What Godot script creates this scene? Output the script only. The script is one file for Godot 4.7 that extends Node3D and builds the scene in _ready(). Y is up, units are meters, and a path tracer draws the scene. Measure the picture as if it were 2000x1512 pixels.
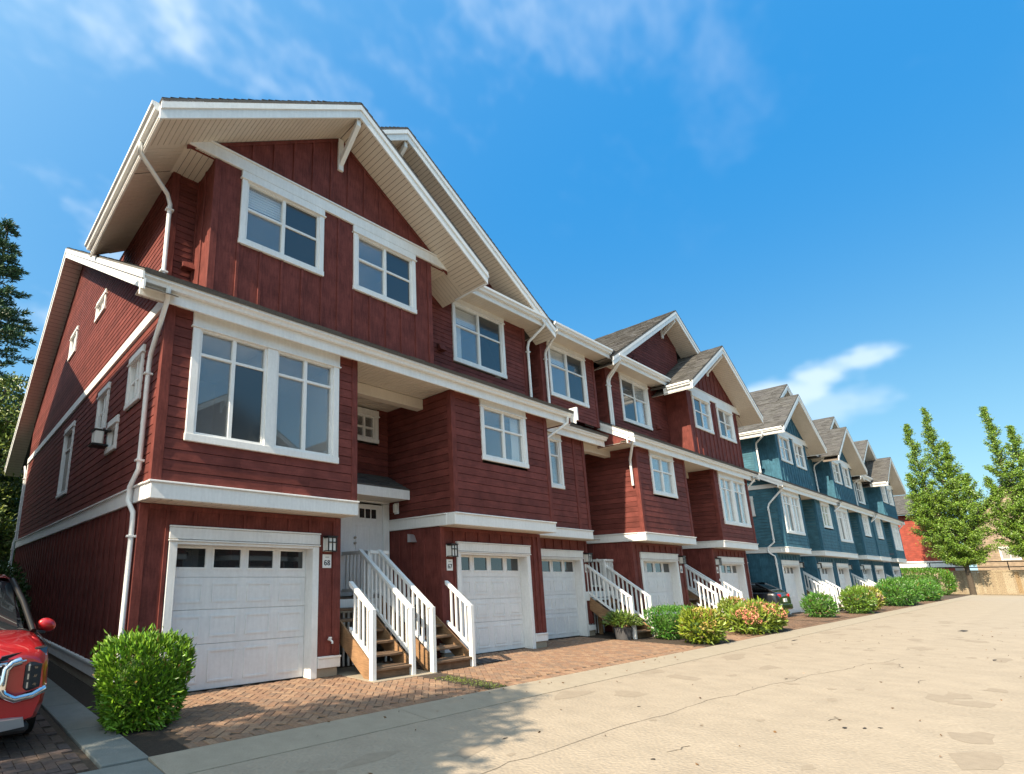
extends Node3D

# ------------------------------------------------------------------ geometry collector
class Geo:
	var v := PackedVector3Array()
	var n := PackedVector3Array()
	var c := PackedColorArray()
	var col := Color(1, 1, 1)
	func tri(a: Vector3, b: Vector3, d: Vector3) -> void:
		var nn := (b - a).cross(d - a).normalized()
		v.append(a); v.append(d); v.append(b)
		for i in 3:
			n.append(nn); c.append(col)
	func tri_n(a: Vector3, b: Vector3, d: Vector3, na: Vector3, nb: Vector3, nd: Vector3) -> void:
		v.append(a); v.append(d); v.append(b)
		n.append(na); n.append(nd); n.append(nb)
		for i in 3:
			c.append(col)
	func quad(a: Vector3, b: Vector3, d: Vector3, e: Vector3) -> void:   # counter-clockwise seen from outside
		tri(a, b, d); tri(a, d, e)
	func quad_out(a: Vector3, b: Vector3, d: Vector3, e: Vector3, mid: Vector3) -> void:
		var nn := (b - a).cross(d - a)
		if nn.dot((a + b + d + e) / 4.0 - mid) < 0.0:
			quad(e, d, b, a)
		else:
			quad(a, b, d, e)
	func tri_out(a: Vector3, b: Vector3, d: Vector3, mid: Vector3) -> void:
		if (b - a).cross(d - a).dot((a + b + d) / 3.0 - mid) < 0.0:
			tri(a, d, b)
		else:
			tri(a, b, d)
	func box(a: Vector3, b: Vector3, xf := Transform3D()) -> void:
		var p: Array[Vector3] = []
		for i in 8:
			p.append(xf * Vector3(b.x if i & 1 else a.x, b.y if i & 2 else a.y, b.z if i & 4 else a.z))
		var m: Vector3 = (p[0] + p[7]) / 2.0
		quad_out(p[0], p[1], p[3], p[2], m); quad_out(p[4], p[5], p[7], p[6], m)
		quad_out(p[0], p[1], p[5], p[4], m); quad_out(p[2], p[3], p[7], p[6], m)
		quad_out(p[0], p[2], p[6], p[4], m); quad_out(p[1], p[3], p[7], p[5], m)
	func hexa(p: Array) -> void:   # 8 corners: low ring 0-3, high ring 4-7
		var m := Vector3.ZERO
		for q in p: m += q / 8.0
		quad_out(p[0], p[1], p[2], p[3], m); quad_out(p[4], p[5], p[6], p[7], m)
		for i in 4:
			var j := (i + 1) % 4
			quad_out(p[i], p[j], p[j + 4], p[i + 4], m)
	func bevel(a: Vector3, b: Vector3, r: float) -> void:
		var mid := (a + b) / 2.0
		var h := (b - a) / 2.0
		r = minf(r, minf(h.x, minf(h.y, h.z)) * 0.9)
		for ax in 3:
			var i := (ax + 1) % 3
			var j := (ax + 2) % 3
			for s in [-1.0, 1.0]:
				var q: Array[Vector3] = []
				for t in [[-1, -1], [1, -1], [1, 1], [-1, 1]]:
					var w := Vector3.ZERO
					w[ax] = s * h[ax]; w[i] = t[0] * (h[i] - r); w[j] = t[1] * (h[j] - r)
					q.append(mid + w)
				quad_out(q[0], q[1], q[2], q[3], mid)
			for s in [-1.0, 1.0]:      # edges along ax
				for t in [-1.0, 1.0]:
					var q: Array[Vector3] = []
					for k in [[-1, 0], [1, 0], [1, 1], [-1, 1]]:
						var w := Vector3.ZERO
						w[ax] = k[0] * (h[ax] - r)
						w[i] = s * (h[i] - (r if k[1] == 1 else 0.0)); w[j] = t * (h[j] - (0.0 if k[1] == 1 else r))
						q.append(mid + w)
					quad_out(q[0], q[1], q[2], q[3], mid)
		for sx in [-1.0, 1.0]:
			for sy in [-1.0, 1.0]:
				for sz in [-1.0, 1.0]:
					tri_out(mid + Vector3(sx * h.x, sy * (h.y - r), sz * (h.z - r)), mid + Vector3(sx * (h.x - r), sy * h.y, sz * (h.z - r)), mid + Vector3(sx * (h.x - r), sy * (h.y - r), sz * h.z), mid)
	func prism(poly: PackedVector2Array, xf: Transform3D, depth: float) -> void:   # outline in local xy, pushed along local z
		var m := Vector2.ZERO
		for p in poly: m += p / poly.size()
		var mid: Vector3 = xf * Vector3(m.x, m.y, depth / 2.0)
		var ix := Geometry2D.triangulate_polygon(poly)
		for k in range(0, ix.size(), 3):
			for d in [0.0, depth]:
				var q: Array[Vector3] = []
				for w in 3:
					var p := poly[ix[k + w]]
					q.append(xf * Vector3(p.x, p.y, d))
				var nn := (q[1] - q[0]).cross(q[2] - q[0])
				var outw: Vector3 = xf.basis.z * (1.0 if d > 0.0 else -1.0) * signf(depth)
				if nn.dot(outw) < 0.0: tri(q[0], q[2], q[1])
				else: tri(q[0], q[1], q[2])
		for k in poly.size():
			var a := poly[k]
			var b := poly[(k + 1) % poly.size()]
			quad_out(xf * Vector3(a.x, a.y, 0), xf * Vector3(b.x, b.y, 0), xf * Vector3(b.x, b.y, depth), xf * Vector3(a.x, a.y, depth), mid)
	func tube(pts: Array, r: float, sides := 8, r2 := -1.0, flat := 1.0) -> void:
		var rings: Array = []
		var prev := Vector3.ZERO
		for i in pts.size():
			var d: Vector3 = (pts[mini(i + 1, pts.size() - 1)] - pts[maxi(i - 1, 0)]).normalized()
			var side := d.cross(Vector3.UP) if absf(d.y) < 0.95 else d.cross(Vector3.RIGHT)
			if prev != Vector3.ZERO and absf(prev.dot(d)) < 0.95:
				side = prev - d * prev.dot(d)
			side = side.normalized(); prev = side
			var up := side.cross(d)
			var rr := r if r2 < 0.0 else lerpf(r, r2, float(i) / (pts.size() - 1))
			var ring: Array = []
			for k in sides:
				var a := TAU * (k + 0.5) / sides
				ring.append([pts[i] + (side * cos(a) + up * sin(a) * flat) * rr, (side * cos(a) + up * sin(a)).normalized()])
			rings.append(ring)
		for i in rings.size() - 1:
			for k in sides:
				var k2 := (k + 1) % sides
				var a = rings[i][k]; var b = rings[i][k2]; var d = rings[i + 1][k2]; var e = rings[i + 1][k]
				tri_n(a[0], d[0], b[0], a[1], d[1], b[1]); tri_n(a[0], e[0], d[0], a[1], e[1], d[1])
		for end in [0, rings.size() - 1]:
			for k in range(1, sides - 1):
				if end == 0: tri(rings[end][0][0], rings[end][k][0], rings[end][k + 1][0])
				else: tri(rings[end][0][0], rings[end][k + 1][0], rings[end][k][0])
	func mesh() -> ArrayMesh:
		var arr := []
		arr.resize(Mesh.ARRAY_MAX)
		arr[Mesh.ARRAY_VERTEX] = v; arr[Mesh.ARRAY_NORMAL] = n; arr[Mesh.ARRAY_COLOR] = c
		var m := ArrayMesh.new()
		m.add_surface_from_arrays(Mesh.PRIMITIVE_TRIANGLES, arr)
		return m

# ------------------------------------------------------------------ shared state
var rng := RandomNumberGenerator.new()
var M := {}
var TX := {}
var cache := {}
var used := {}
var wedge: ArrayMesh
const X := Vector3.RIGHT
const Y := Vector3.UP
const ZV := Vector3(0, 0, 1)

func mi(parent: Node, called: String, mesh: Mesh, mat: Material, xf := Transform3D()) -> MeshInstance3D:
	var o := MeshInstance3D.new()
	o.name = called; o.mesh = mesh; o.material_override = mat; o.transform = xf
	parent.add_child(o, true)
	return o
func stuff(o: Node) -> Node:
	o.set_meta("kind", "stuff"); return o
func bb(parent: Node, called: String, mat: Material, a: Vector3, b: Vector3, r := 0.006, xf := Transform3D()) -> MeshInstance3D:
	var s := b - a
	var key := "%.4f_%.4f_%.4f_%.4f" % [s.x, s.y, s.z, r]
	if not cache.has(key):
		var g := Geo.new(); g.bevel(-s / 2.0, s / 2.0, r); cache[key] = g.mesh()
	return mi(parent, called, cache[key], mat, xf * Transform3D(Basis(), (a + b) / 2.0))
func frame(o: Vector3, u: Vector3) -> Transform3D:
	return Transform3D(Basis(u, Y, u.cross(Y)), o)
func numbered(called: String) -> String:
	used[called] = used.get(called, -1) + 1
	return called if used[called] == 0 else "%s_%03d" % [called, used[called]]
func tag(o: Node, label: String, category: String, group := "") -> Node:
	o.set_meta("label", label); o.set_meta("category", category)
	if group: o.set_meta("group", group)
	return o
func thing(called: String, label: String, category: String, group := "", at := Vector3.ZERO) -> Node3D:
	var o := Node3D.new(); o.name = numbered(called); add_child(o); o.position = at
	tag(o, label, category, group)
	return o
func copy(src: Node3D, label: String, at: Vector3, mirrored := false, turn := 0.0) -> Node3D:
	var o: Node3D = src.duplicate()
	o.name = numbered(String(src.name).split("_0")[0]); add_child(o)
	o.transform = Transform3D(Basis(Y, turn) * Basis.from_scale(Vector3(-1 if mirrored else 1, 1, 1)), at)
	o.set_meta("label", label)
	return o
func structure(o: Node) -> Node:
	o.set_meta("kind", "structure"); return o

# ------------------------------------------------------------------ textures and materials
func noise_image(seed_: int, freq: float, oct: int, sx := 1, sy := 1, size := 256) -> Image:
	var f := FastNoiseLite.new()
	f.seed = seed_; f.frequency = freq; f.fractal_octaves = oct; f.noise_type = FastNoiseLite.TYPE_SIMPLEX_SMOOTH
	var im := f.get_seamless_image(size / sx, size / sy)
	if sx != 1 or sy != 1: im.resize(size, size, Image.INTERPOLATE_CUBIC)
	return im
func gray_tex(key: String, parts: Array, lo: float, hi: float) -> void:   # parts: [image, weight]; values run from lo to hi
	var size: int = parts[0][0].get_width()
	var im := Image.create(size, size, false, Image.FORMAT_RGB8)
	var bump := Image.create(size, size, false, Image.FORMAT_RGB8)
	for y in size:
		for x in size:
			var s := 0.0
			for p in parts: s += p[0].get_pixel(x, y).r * p[1]
			var k := clampf(lerpf(lo, hi, clampf(s, 0, 1)), 0, 1)
			im.set_pixel(x, y, Color(k, k, k))
			bump.set_pixel(x, y, Color(s, s, s))
	im.generate_mipmaps()
	TX[key] = ImageTexture.create_from_image(im)
	bump.bump_map_to_normal_map(3.0)
	TX[key + "_n"] = ImageTexture.create_from_image(bump)
func lin(r: float, g: float, b: float) -> Color:
	return Color(r, g, b).linear_to_srgb()
func mat(key: String, color: Color, rough: float, tex := "", scale := 1.0, bump := 0.0, extra := {}) -> StandardMaterial3D:
	var m := StandardMaterial3D.new()
	m.albedo_color = color; m.roughness = rough
	if tex:
		m.albedo_texture = TX[tex]
		m.uv1_triplanar = true; m.uv1_world_triplanar = true; m.uv1_scale = Vector3.ONE * scale
		if bump > 0.0:
			m.normal_enabled = true; m.normal_texture = TX[tex + "_n"]; m.normal_scale = bump
	for k in extra: m.set(k, extra[k])
	M[key] = m
	return m

func make_materials() -> void:
	var fine := noise_image(1, 0.09, 4)
	var coarse := noise_image(2, 0.012, 3)
	var mid := noise_image(3, 0.03, 4)
	var streak := noise_image(4, 0.05, 4, 1, 1)
	var hs := noise_image(5, 0.12, 3, 8, 1)          # streaks along the texture's x
	var vs := noise_image(6, 0.12, 3, 1, 8)
	var grit := noise_image(7, 0.35, 2)
	gray_tex("paint", [[coarse, 0.35], [vs, 0.35], [fine, 0.3]], 0.91, 1.02)
	gray_tex("boards", [[hs, 0.4], [coarse, 0.4], [fine, 0.2]], 0.62, 1.06)
	gray_tex("vboards", [[vs, 0.4], [coarse, 0.4], [fine, 0.2]], 0.62, 1.06)
	gray_tex("road", [[grit, 0.5], [coarse, 0.2], [mid, 0.3]], 0.80, 1.0)
	gray_tex("stain", [[coarse, 0.7], [mid, 0.3]], 0.55, 1.25)
	gray_tex("grit", [[grit, 0.6], [mid, 0.4]], 0.55, 1.0)
	gray_tex("wood", [[vs, 0.6], [mid, 0.4]], 0.45, 1.0)
	for k in 3:
		var f := [1.06, 0.95, 0.84][k] as float
		mat("red%d" % k, lin(0.228 * f, 0.064 * f, 0.053 * f), 0.7, "boards", 0.7, 0.25, {"metallic_specular": 0.28})
		mat("blue%d" % k, lin(0.075 * f, 0.20 * f, 0.265 * f), 0.7, "boards", 0.7, 0.25, {"metallic_specular": 0.3})
	mat("redb", lin(0.222, 0.061, 0.05), 0.7, "vboards", 0.8, 0.25, {"metallic_specular": 0.28})
	mat("blueb", lin(0.06, 0.18, 0.26), 0.7, "vboards", 0.8, 0.25, {"metallic_specular": 0.3})
	mat("white", lin(0.86, 0.865, 0.85), 0.5, "paint", 0.6, 0.1)
	mat("door", lin(0.84, 0.85, 0.85), 0.45, "paint", 0.5, 0.08)
	mat("soffit", lin(0.72, 0.65, 0.56), 0.6, "paint", 0.7, 0.05)
	mat("gap", lin(0.16, 0.13, 0.105), 0.9)
	mat("room", lin(0.34, 0.31, 0.27), 0.9)
	mat("blind", lin(0.66, 0.66, 0.62), 0.8)
	mat("glass", Color(0.9, 0.95, 0.97, 0.04), 0.01, "", 1, 0, {"transparency": BaseMaterial3D.TRANSPARENCY_ALPHA, "metallic_specular": 1.0})
	mat("screen", lin(0.035, 0.045, 0.05), 0.12, "", 1, 0, {"metallic_specular": 0.9})
	mat("shingle", lin(0.185, 0.178, 0.17), 0.95, "grit", 3.0, 0.6, {"vertex_color_use_as_albedo": true})
	mat("concrete", lin(0.42, 0.36, 0.275), 0.9, "road", 0.5, 0.4)
	mat("slab", lin(0.24, 0.25, 0.23), 0.9, "road", 0.6, 0.4)
	mat("road", lin(0.43, 0.36, 0.275), 0.93, "road", 0.23, 0.5)
	mat("crack", lin(0.22, 0.18, 0.135), 0.95, "grit", 3.0)
	mat("patch", lin(0.37, 0.305, 0.23), 0.93, "road", 1.1, 0.5)
	mat("tar", lin(0.035, 0.03, 0.026), 0.8, "grit", 3.0)
	for k in 4:
		var t: Array = [[0.47, 0.28, 0.17], [0.42, 0.25, 0.16], [0.52, 0.33, 0.21], [0.38, 0.25, 0.17]][k]
		mat("paver%d" % k, lin(t[0], t[1], t[2]), 0.92, "grit", 2.5, 0.5)
	mat("paverv", Color(1, 1, 1), 0.92, "grit", 2.5, 0.5, {"vertex_color_use_as_albedo": true})
	mat("sand", lin(0.13, 0.09, 0.06), 0.95, "grit", 2.0, 0.3)
	mat("soil", lin(0.055, 0.038, 0.026), 0.97, "grit", 2.0, 0.8)
	mat("earth", lin(0.17, 0.16, 0.09), 0.97, "grit", 0.6, 0.5)
	mat("tread", lin(0.24, 0.15, 0.09), 0.85, "boards", 1.2, 0.5)
	mat("stringer", lin(0.42, 0.24, 0.12), 0.8, "boards", 1.0, 0.3)
	mat("black", lin(0.012, 0.012, 0.013), 0.4)
	mat("opal", lin(0.80, 0.80, 0.76), 0.35)
	mat("plate", lin(0.78, 0.78, 0.76), 0.5)
	mat("ink", lin(0.015, 0.02, 0.03), 0.6)
	mat("brass", lin(0.5, 0.45, 0.38), 0.35, "", 1, 0, {"metallic": 0.9})
	mat("leaf", Color(1, 1, 1), 0.42, "", 1, 0, {"vertex_color_use_as_albedo": true, "backlight": Color(0.42, 0.42, 0.42), "cull_mode": BaseMaterial3D.CULL_DISABLED, "metallic_specular": 0.5})
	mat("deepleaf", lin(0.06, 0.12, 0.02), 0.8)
	mat("bark", lin(0.16, 0.125, 0.09), 0.95, "wood", 2.0, 0.8)
	for k in 4:
		var t: Array = [[0.62, 0.50, 0.33], [0.56, 0.44, 0.29], [0.67, 0.56, 0.39], [0.52, 0.36, 0.19]][k]
		mat("fence%d" % k, lin(t[0], t[1], t[2]), 0.9, "wood", 1.5, 0.4)
	mat("redpaint", lin(0.50, 0.012, 0.016), 0.35, "", 1, 0, {"metallic": 0.25, "clearcoat_enabled": true, "clearcoat": 1.0, "clearcoat_roughness": 0.02})
	mat("blackpaint", lin(0.012, 0.014, 0.018), 0.3, "", 1, 0, {"metallic": 0.2, "clearcoat_enabled": true, "clearcoat": 1.0, "clearcoat_roughness": 0.02})
	mat("carglass", lin(0.02, 0.025, 0.028), 0.02, "", 1, 0, {"metallic_specular": 0.9})
	mat("chrome", lin(0.75, 0.76, 0.78), 0.06, "", 1, 0, {"metallic": 1.0})
	mat("silver", lin(0.55, 0.56, 0.58), 0.35, "", 1, 0, {"metallic": 0.7})
	mat("tyre", lin(0.018, 0.018, 0.018), 0.85)
	mat("plastic", lin(0.022, 0.022, 0.024), 0.6)
	mat("lens", lin(0.34, 0.36, 0.37), 0.08, "", 1, 0, {"metallic": 0.6})
	mat("redlens", lin(0.45, 0.01, 0.015), 0.08, "", 1, 0, {"metallic_specular": 0.9})
	mat("brickred", lin(0.42, 0.075, 0.045), 0.8, "boards", 0.6, 0.3)
	mat("beige", lin(0.45, 0.34, 0.24), 0.85, "boards", 0.6, 0.3)
	mat("mulch", lin(0.10, 0.07, 0.05), 0.97, "grit", 3.0, 0.8)
	mat("pot", lin(0.06, 0.06, 0.065), 0.7)
	mat("petal", Color(1, 1, 1), 0.7, "", 1, 0, {"vertex_color_use_as_albedo": true, "backlight": Color(0.3, 0.3, 0.3), "cull_mode": BaseMaterial3D.CULL_DISABLED})
	var w := Geo.new()       # one lapped board: length 1, height 1, thick at its lower edge
	var t0 := 0.012; var t1 := 0.004; var lo := 0.055
	w.quad(Vector3(0, lo, t0), Vector3(1, lo, t0), Vector3(1, 1, t1), Vector3(0, 1, t1))
	w.quad(Vector3(0, lo, -0.02), Vector3(1, lo, -0.02), Vector3(1, lo, t0), Vector3(0, lo, t0))
	w.quad(Vector3(0, lo, -0.02), Vector3(0, lo, t0), Vector3(0, 1, t1), Vector3(0, 1, -0.02))
	w.quad(Vector3(1, lo, t0), Vector3(1, lo, -0.02), Vector3(1, 1, -0.02), Vector3(1, 1, t1))
	w.quad(Vector3(0, 1, t1), Vector3(1, 1, t1), Vector3(1, 1, -0.02), Vector3(0, 1, -0.02))
	w.quad(Vector3(1, lo, -0.02), Vector3(0, lo, -0.02), Vector3(0, 1, -0.02), Vector3(1, 1, -0.02))
	wedge = w.mesh()

# ------------------------------------------------------------------ wall builders
func rects(u0: float, u1: float, v0: float, v1: float, holes: Array) -> Array:
	var us := [u0, u1]
	var vs := [v0, v1]
	for h in holes:
		for k in 2:
			if h[k] > u0 and h[k] < u1 and not us.has(h[k]): us.append(h[k])
			if h[k + 2] > v0 and h[k + 2] < v1 and not vs.has(h[k + 2]): vs.append(h[k + 2])
	us.sort(); vs.sort()
	var out := []
	for i in us.size() - 1:
		var run := -1.0
		for j in vs.size() - 1:
			var cu: float = (us[i] + us[i + 1]) / 2.0
			var cv: float = (vs[j] + vs[j + 1]) / 2.0
			var inside := false
			for h in holes:
				if cu > h[0] and cu < h[1] and cv > h[2] and cv < h[3]: inside = true
			if not inside and run < 0.0: run = vs[j]
			if inside and run >= 0.0:
				out.append([us[i], us[i + 1], run, vs[j]]); run = -1.0
		if run >= 0.0: out.append([us[i], us[i + 1], run, vs[vs.size() - 1]])
	return out
func cut(segs: Array, a: float, b: float) -> Array:
	var out := []
	for s in segs:
		if b <= s[0] or a >= s[1]: out.append(s); continue
		if a - s[0] > 0.03: out.append([s[0], a])
		if s[1] - b > 0.03: out.append([b, s[1]])
	return out
func lap(parent: Node, f: Transform3D, u0: float, u1: float, v0: float, v1: float, expo: float, holes: Array, pal: Dictionary, lod: int, clip = null) -> void:
	var n := ceili((v1 - v0) / expo)
	expo = (v1 - v0) / n
	var g := Geo.new()
	for k in n:
		var va := v0 + k * expo
		var a := u0
		var b := u1
		if clip != null:
			var r: Vector2 = clip.call(va + expo * 0.4)
			a = maxf(a, r.x); b = minf(b, r.y)
		if b - a < 0.05: continue
		var segs := [[a, b]]
		for h in holes:
			if minf(va + expo, h[3]) - maxf(va, h[2]) > expo * 0.4: segs = cut(segs, h[0], h[1])
		if lod == 0:
			var cutup := []
			for s in segs:
				var ln: float = s[1] - s[0]
				if ln > 5.5:
					var j: float = s[0] + rng.randf_range(2.0, ln - 2.0)
					cutup.append([s[0], j - 0.002]); cutup.append([j + 0.002, s[1]])
				elif ln > 2.4 and rng.randf() < 0.6:
					var j: float = s[0] + ln * rng.randf_range(0.25, 0.75)
					cutup.append([s[0], j - 0.0015]); cutup.append([j + 0.0015, s[1]])
				else: cutup.append(s)
			segs = cutup
		for s in segs:
			var xf := f * Transform3D(Basis.from_scale(Vector3(s[1] - s[0], expo, 1)), Vector3(s[0], va, 0))
			if lod == 0:
				mi(parent, "siding_board", wedge, pal.b[rng.randi() % 3], xf)
			else:
				var p := [Vector3(0, 0.055, 0.012), Vector3(1, 0.055, 0.012), Vector3(1, 1, 0.004), Vector3(0, 1, 0.004), Vector3(0, 0.055, -0.02), Vector3(1, 0.055, -0.02), Vector3(0, 1, -0.02), Vector3(1, 1, -0.02)]
				for i in p.size(): p[i] = xf * p[i]
				g.quad(p[0], p[1], p[2], p[3]); g.quad(p[4], p[5], p[1], p[0]); g.quad(p[3], p[2], p[7], p[6])
	if lod > 0 and g.v.size() > 0: stuff(mi(parent, "lap_siding", g.mesh(), pal.b[0]))
func panel(parent: Node, f: Transform3D, u0: float, u1: float, v0: float, v1: float, holes: Array, m: Material) -> void:
	var g := Geo.new()
	for r in rects(u0, u1, v0, v1, holes): g.box(Vector3(r[0], r[2], -0.04), Vector3(r[1], r[3], 0), f)
	mi(parent, "wall_panel", g.mesh(), m)
func battens(parent: Node, f: Transform3D, us: Array, v0: float, v1: float, holes: Array, m: Material, lod: int, top = null) -> void:
	var g := Geo.new()
	for u in us:
		var hi: float = top.call(u) if top != null else v1
		var segs := [[v0, hi]]
		for h in holes:
			if u > h[0] - 0.02 and u < h[1] + 0.02: segs = cut(segs, h[2], h[3])
		for s in segs:
			if s[1] - s[0] < 0.06: continue
			var a := Vector3(u - 0.026, s[0], 0.0); var b := Vector3(u + 0.026, s[1], 0.024)
			if lod == 0: bb(parent, "batten", m, a, b, 0.004, f)
			else: g.box(a, b, f)
	if lod > 0 and g.v.size() > 0: stuff(mi(parent, "battens", g.mesh(), m))
func steps(a: float, b: float, d: float) -> Array:
	var n := maxi(1, roundi((b - a) / d))
	var out := []
	for k in n + 1: out.append(lerpf(a, b, float(k) / n))
	return out

# st: head, side, sill sizes of the outer trim; units [[u0,u1],..] openings; cols: fractions in a unit; rows: heights; blind: fraction drawn down
func window(parent: Node, f: Transform3D, u0: float, u1: float, v0: float, v1: float, st: Dictionary, lod: int) -> void:
	var side: float = st.get("side", 0.1); var head: float = st.get("head", 0.17); var sill: float = st.get("sill", 0.1)
	var units: Array = st.get("units", [[u0 + side, u1 - side]])
	var a := v0 + sill; var b := v1 - head
	var g := Geo.new()
	var fw := 0.04
	for un in units:
		for r in rects(un[0], un[1], a, b, [[un[0] + fw, un[1] - fw, a + fw, b - fw]]): g.box(Vector3(r[0], r[2], -0.07), Vector3(r[1], r[3], 0.012), f)
	var w := mi(parent, "window", g.mesh(), M.white)
	bb(w, "head_trim", M.white, Vector3(u0 - 0.01, b, 0), Vector3(u1 + 0.01, v1, 0.05), 0.006, f)
	bb(w, "head_cap", M.white, Vector3(u0 - 0.03, b - 0.012, 0.0), Vector3(u1 + 0.03, b + 0.012, 0.068), 0.004, f)
	bb(w, "sill_trim", M.white, Vector3(u0 - 0.01, v0, 0), Vector3(u1 + 0.01, a, 0.052), 0.006, f)
	bb(w, "jamb_trim", M.white, Vector3(u0, a, 0), Vector3(units[0][0], b - 0.012, 0.044), 0.006, f)
	bb(w, "jamb_trim", M.white, Vector3(units[units.size() - 1][1], a, 0), Vector3(u1, b - 0.012, 0.044), 0.006, f)
	for k in units.size() - 1:
		bb(w, "mullion_trim", M.white, Vector3(units[k][1], a, 0), Vector3(units[k + 1][0], b - 0.012, 0.044), 0.006, f)
	for ui in units.size():
		var un: Array = units[ui]
		var ua: float = un[0] + fw; var ub: float = un[1] - fw
		var va := a + fw; var vb := b - fw
		var room := Geo.new()
		var dp: float = st.get("depth", 2.1)
		var q0 := Vector3(ua - 0.02, va - 0.02, -dp); var q1 := Vector3(ub + 0.02, vb + 0.02, -0.05)
		room.box(q0, Vector3(q1.x, q1.y, -dp + 0.02), f)
		room.box(q0, Vector3(q0.x + 0.02, q1.y, q1.z), f); room.box(Vector3(q1.x - 0.02, q0.y, q0.z), q1, f)
		room.box(q0, Vector3(q1.x, q0.y + 0.02, q1.z), f); room.box(Vector3(q0.x, q1.y - 0.02, q0.z), q1, f)
		mi(w, "room", room.mesh(), M.room)
		var cols := [ua]
		for cf in st.get("cols", []): cols.append(lerpf(ua, ub, cf))
		cols.append(ub)
		var rows := [va]
		for rv in st.get("rows", []): rows.append(rv)
		rows.append(vb)
		for i in range(1, cols.size() - 1):
			bb(w, "mullion", M.white, Vector3(cols[i] - 0.032, va - 0.01, -0.055), Vector3(cols[i] + 0.032, vb + 0.01, 0.006), 0.004, f)
		for j in range(1, rows.size() - 1):
			bb(w, "muntin", M.white, Vector3(ua - 0.005, rows[j] - 0.022, -0.05), Vector3(ub + 0.005, rows[j] + 0.022, -0.002), 0.003, f)
		for i in cols.size() - 1:
			for j in rows.size() - 1:
				var gp := Geo.new()
				gp.box(Vector3(cols[i] + 0.001, rows[j] + 0.001, -0.036), Vector3(cols[i + 1] - 0.001, rows[j + 1] - 0.001, -0.03), f)
				gp.box(Vector3(cols[i] + 0.001, rows[j] + 0.001, -0.056), Vector3(cols[i + 1] - 0.001, rows[j + 1] - 0.001, -0.051), f)     # double glazing
				mi(w, "pane", gp.mesh(), M.glass)
		var bl: float = st.get("blind", 0.0)
		if bl > 0.0:
			var low := lerpf(vb, va, bl)
			var sl := Geo.new()
			var v := vb - 0.03
			while v > low:
				sl.box(Vector3(ua + 0.02, v - 0.021, -0.112), Vector3(ub - 0.02, v + 0.021, -0.108), f * Transform3D(Basis(), Vector3(0, 0, 0)))
				v -= 0.05
			stuff(mi(w, "blind", sl.mesh(), M.blind))
		for cu in st.get("curtain", []):   # [from, to] fractions of the width
			var cg := Geo.new()
			var c0 := lerpf(ua, ub, cu[0]); var c1 := lerpf(ua, ub, cu[1])
			var nf := maxi(4, int((c1 - c0) / 0.035))
			for k in nf:
				var xa := lerpf(c0, c1, float(k) / nf); var xb := lerpf(c0, c1, float(k + 1) / nf)
				var za := -0.14 + (0.018 if k % 2 == 0 else -0.018); var zb := -0.14 + (0.018 if k % 2 == 1 else -0.018)
				cg.quad(f * Vector3(xa, va, za), f * Vector3(xb, va, zb), f * Vector3(xb, vb, zb), f * Vector3(xa, vb, za))
			mi(w, "curtain", cg.mesh(), M.blind)
		if st.get("screen", -1) == ui or st.get("screen", -1) == 9:
			bb(w, "insect_screen", M.screen, Vector3(cols[cols.size() - 2] + 0.03, va, -0.028), Vector3(cols[cols.size() - 1], rows[1] if rows.size() > 2 and st.get("lowscreen", false) else vb, -0.024), 0.001, f)

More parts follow.
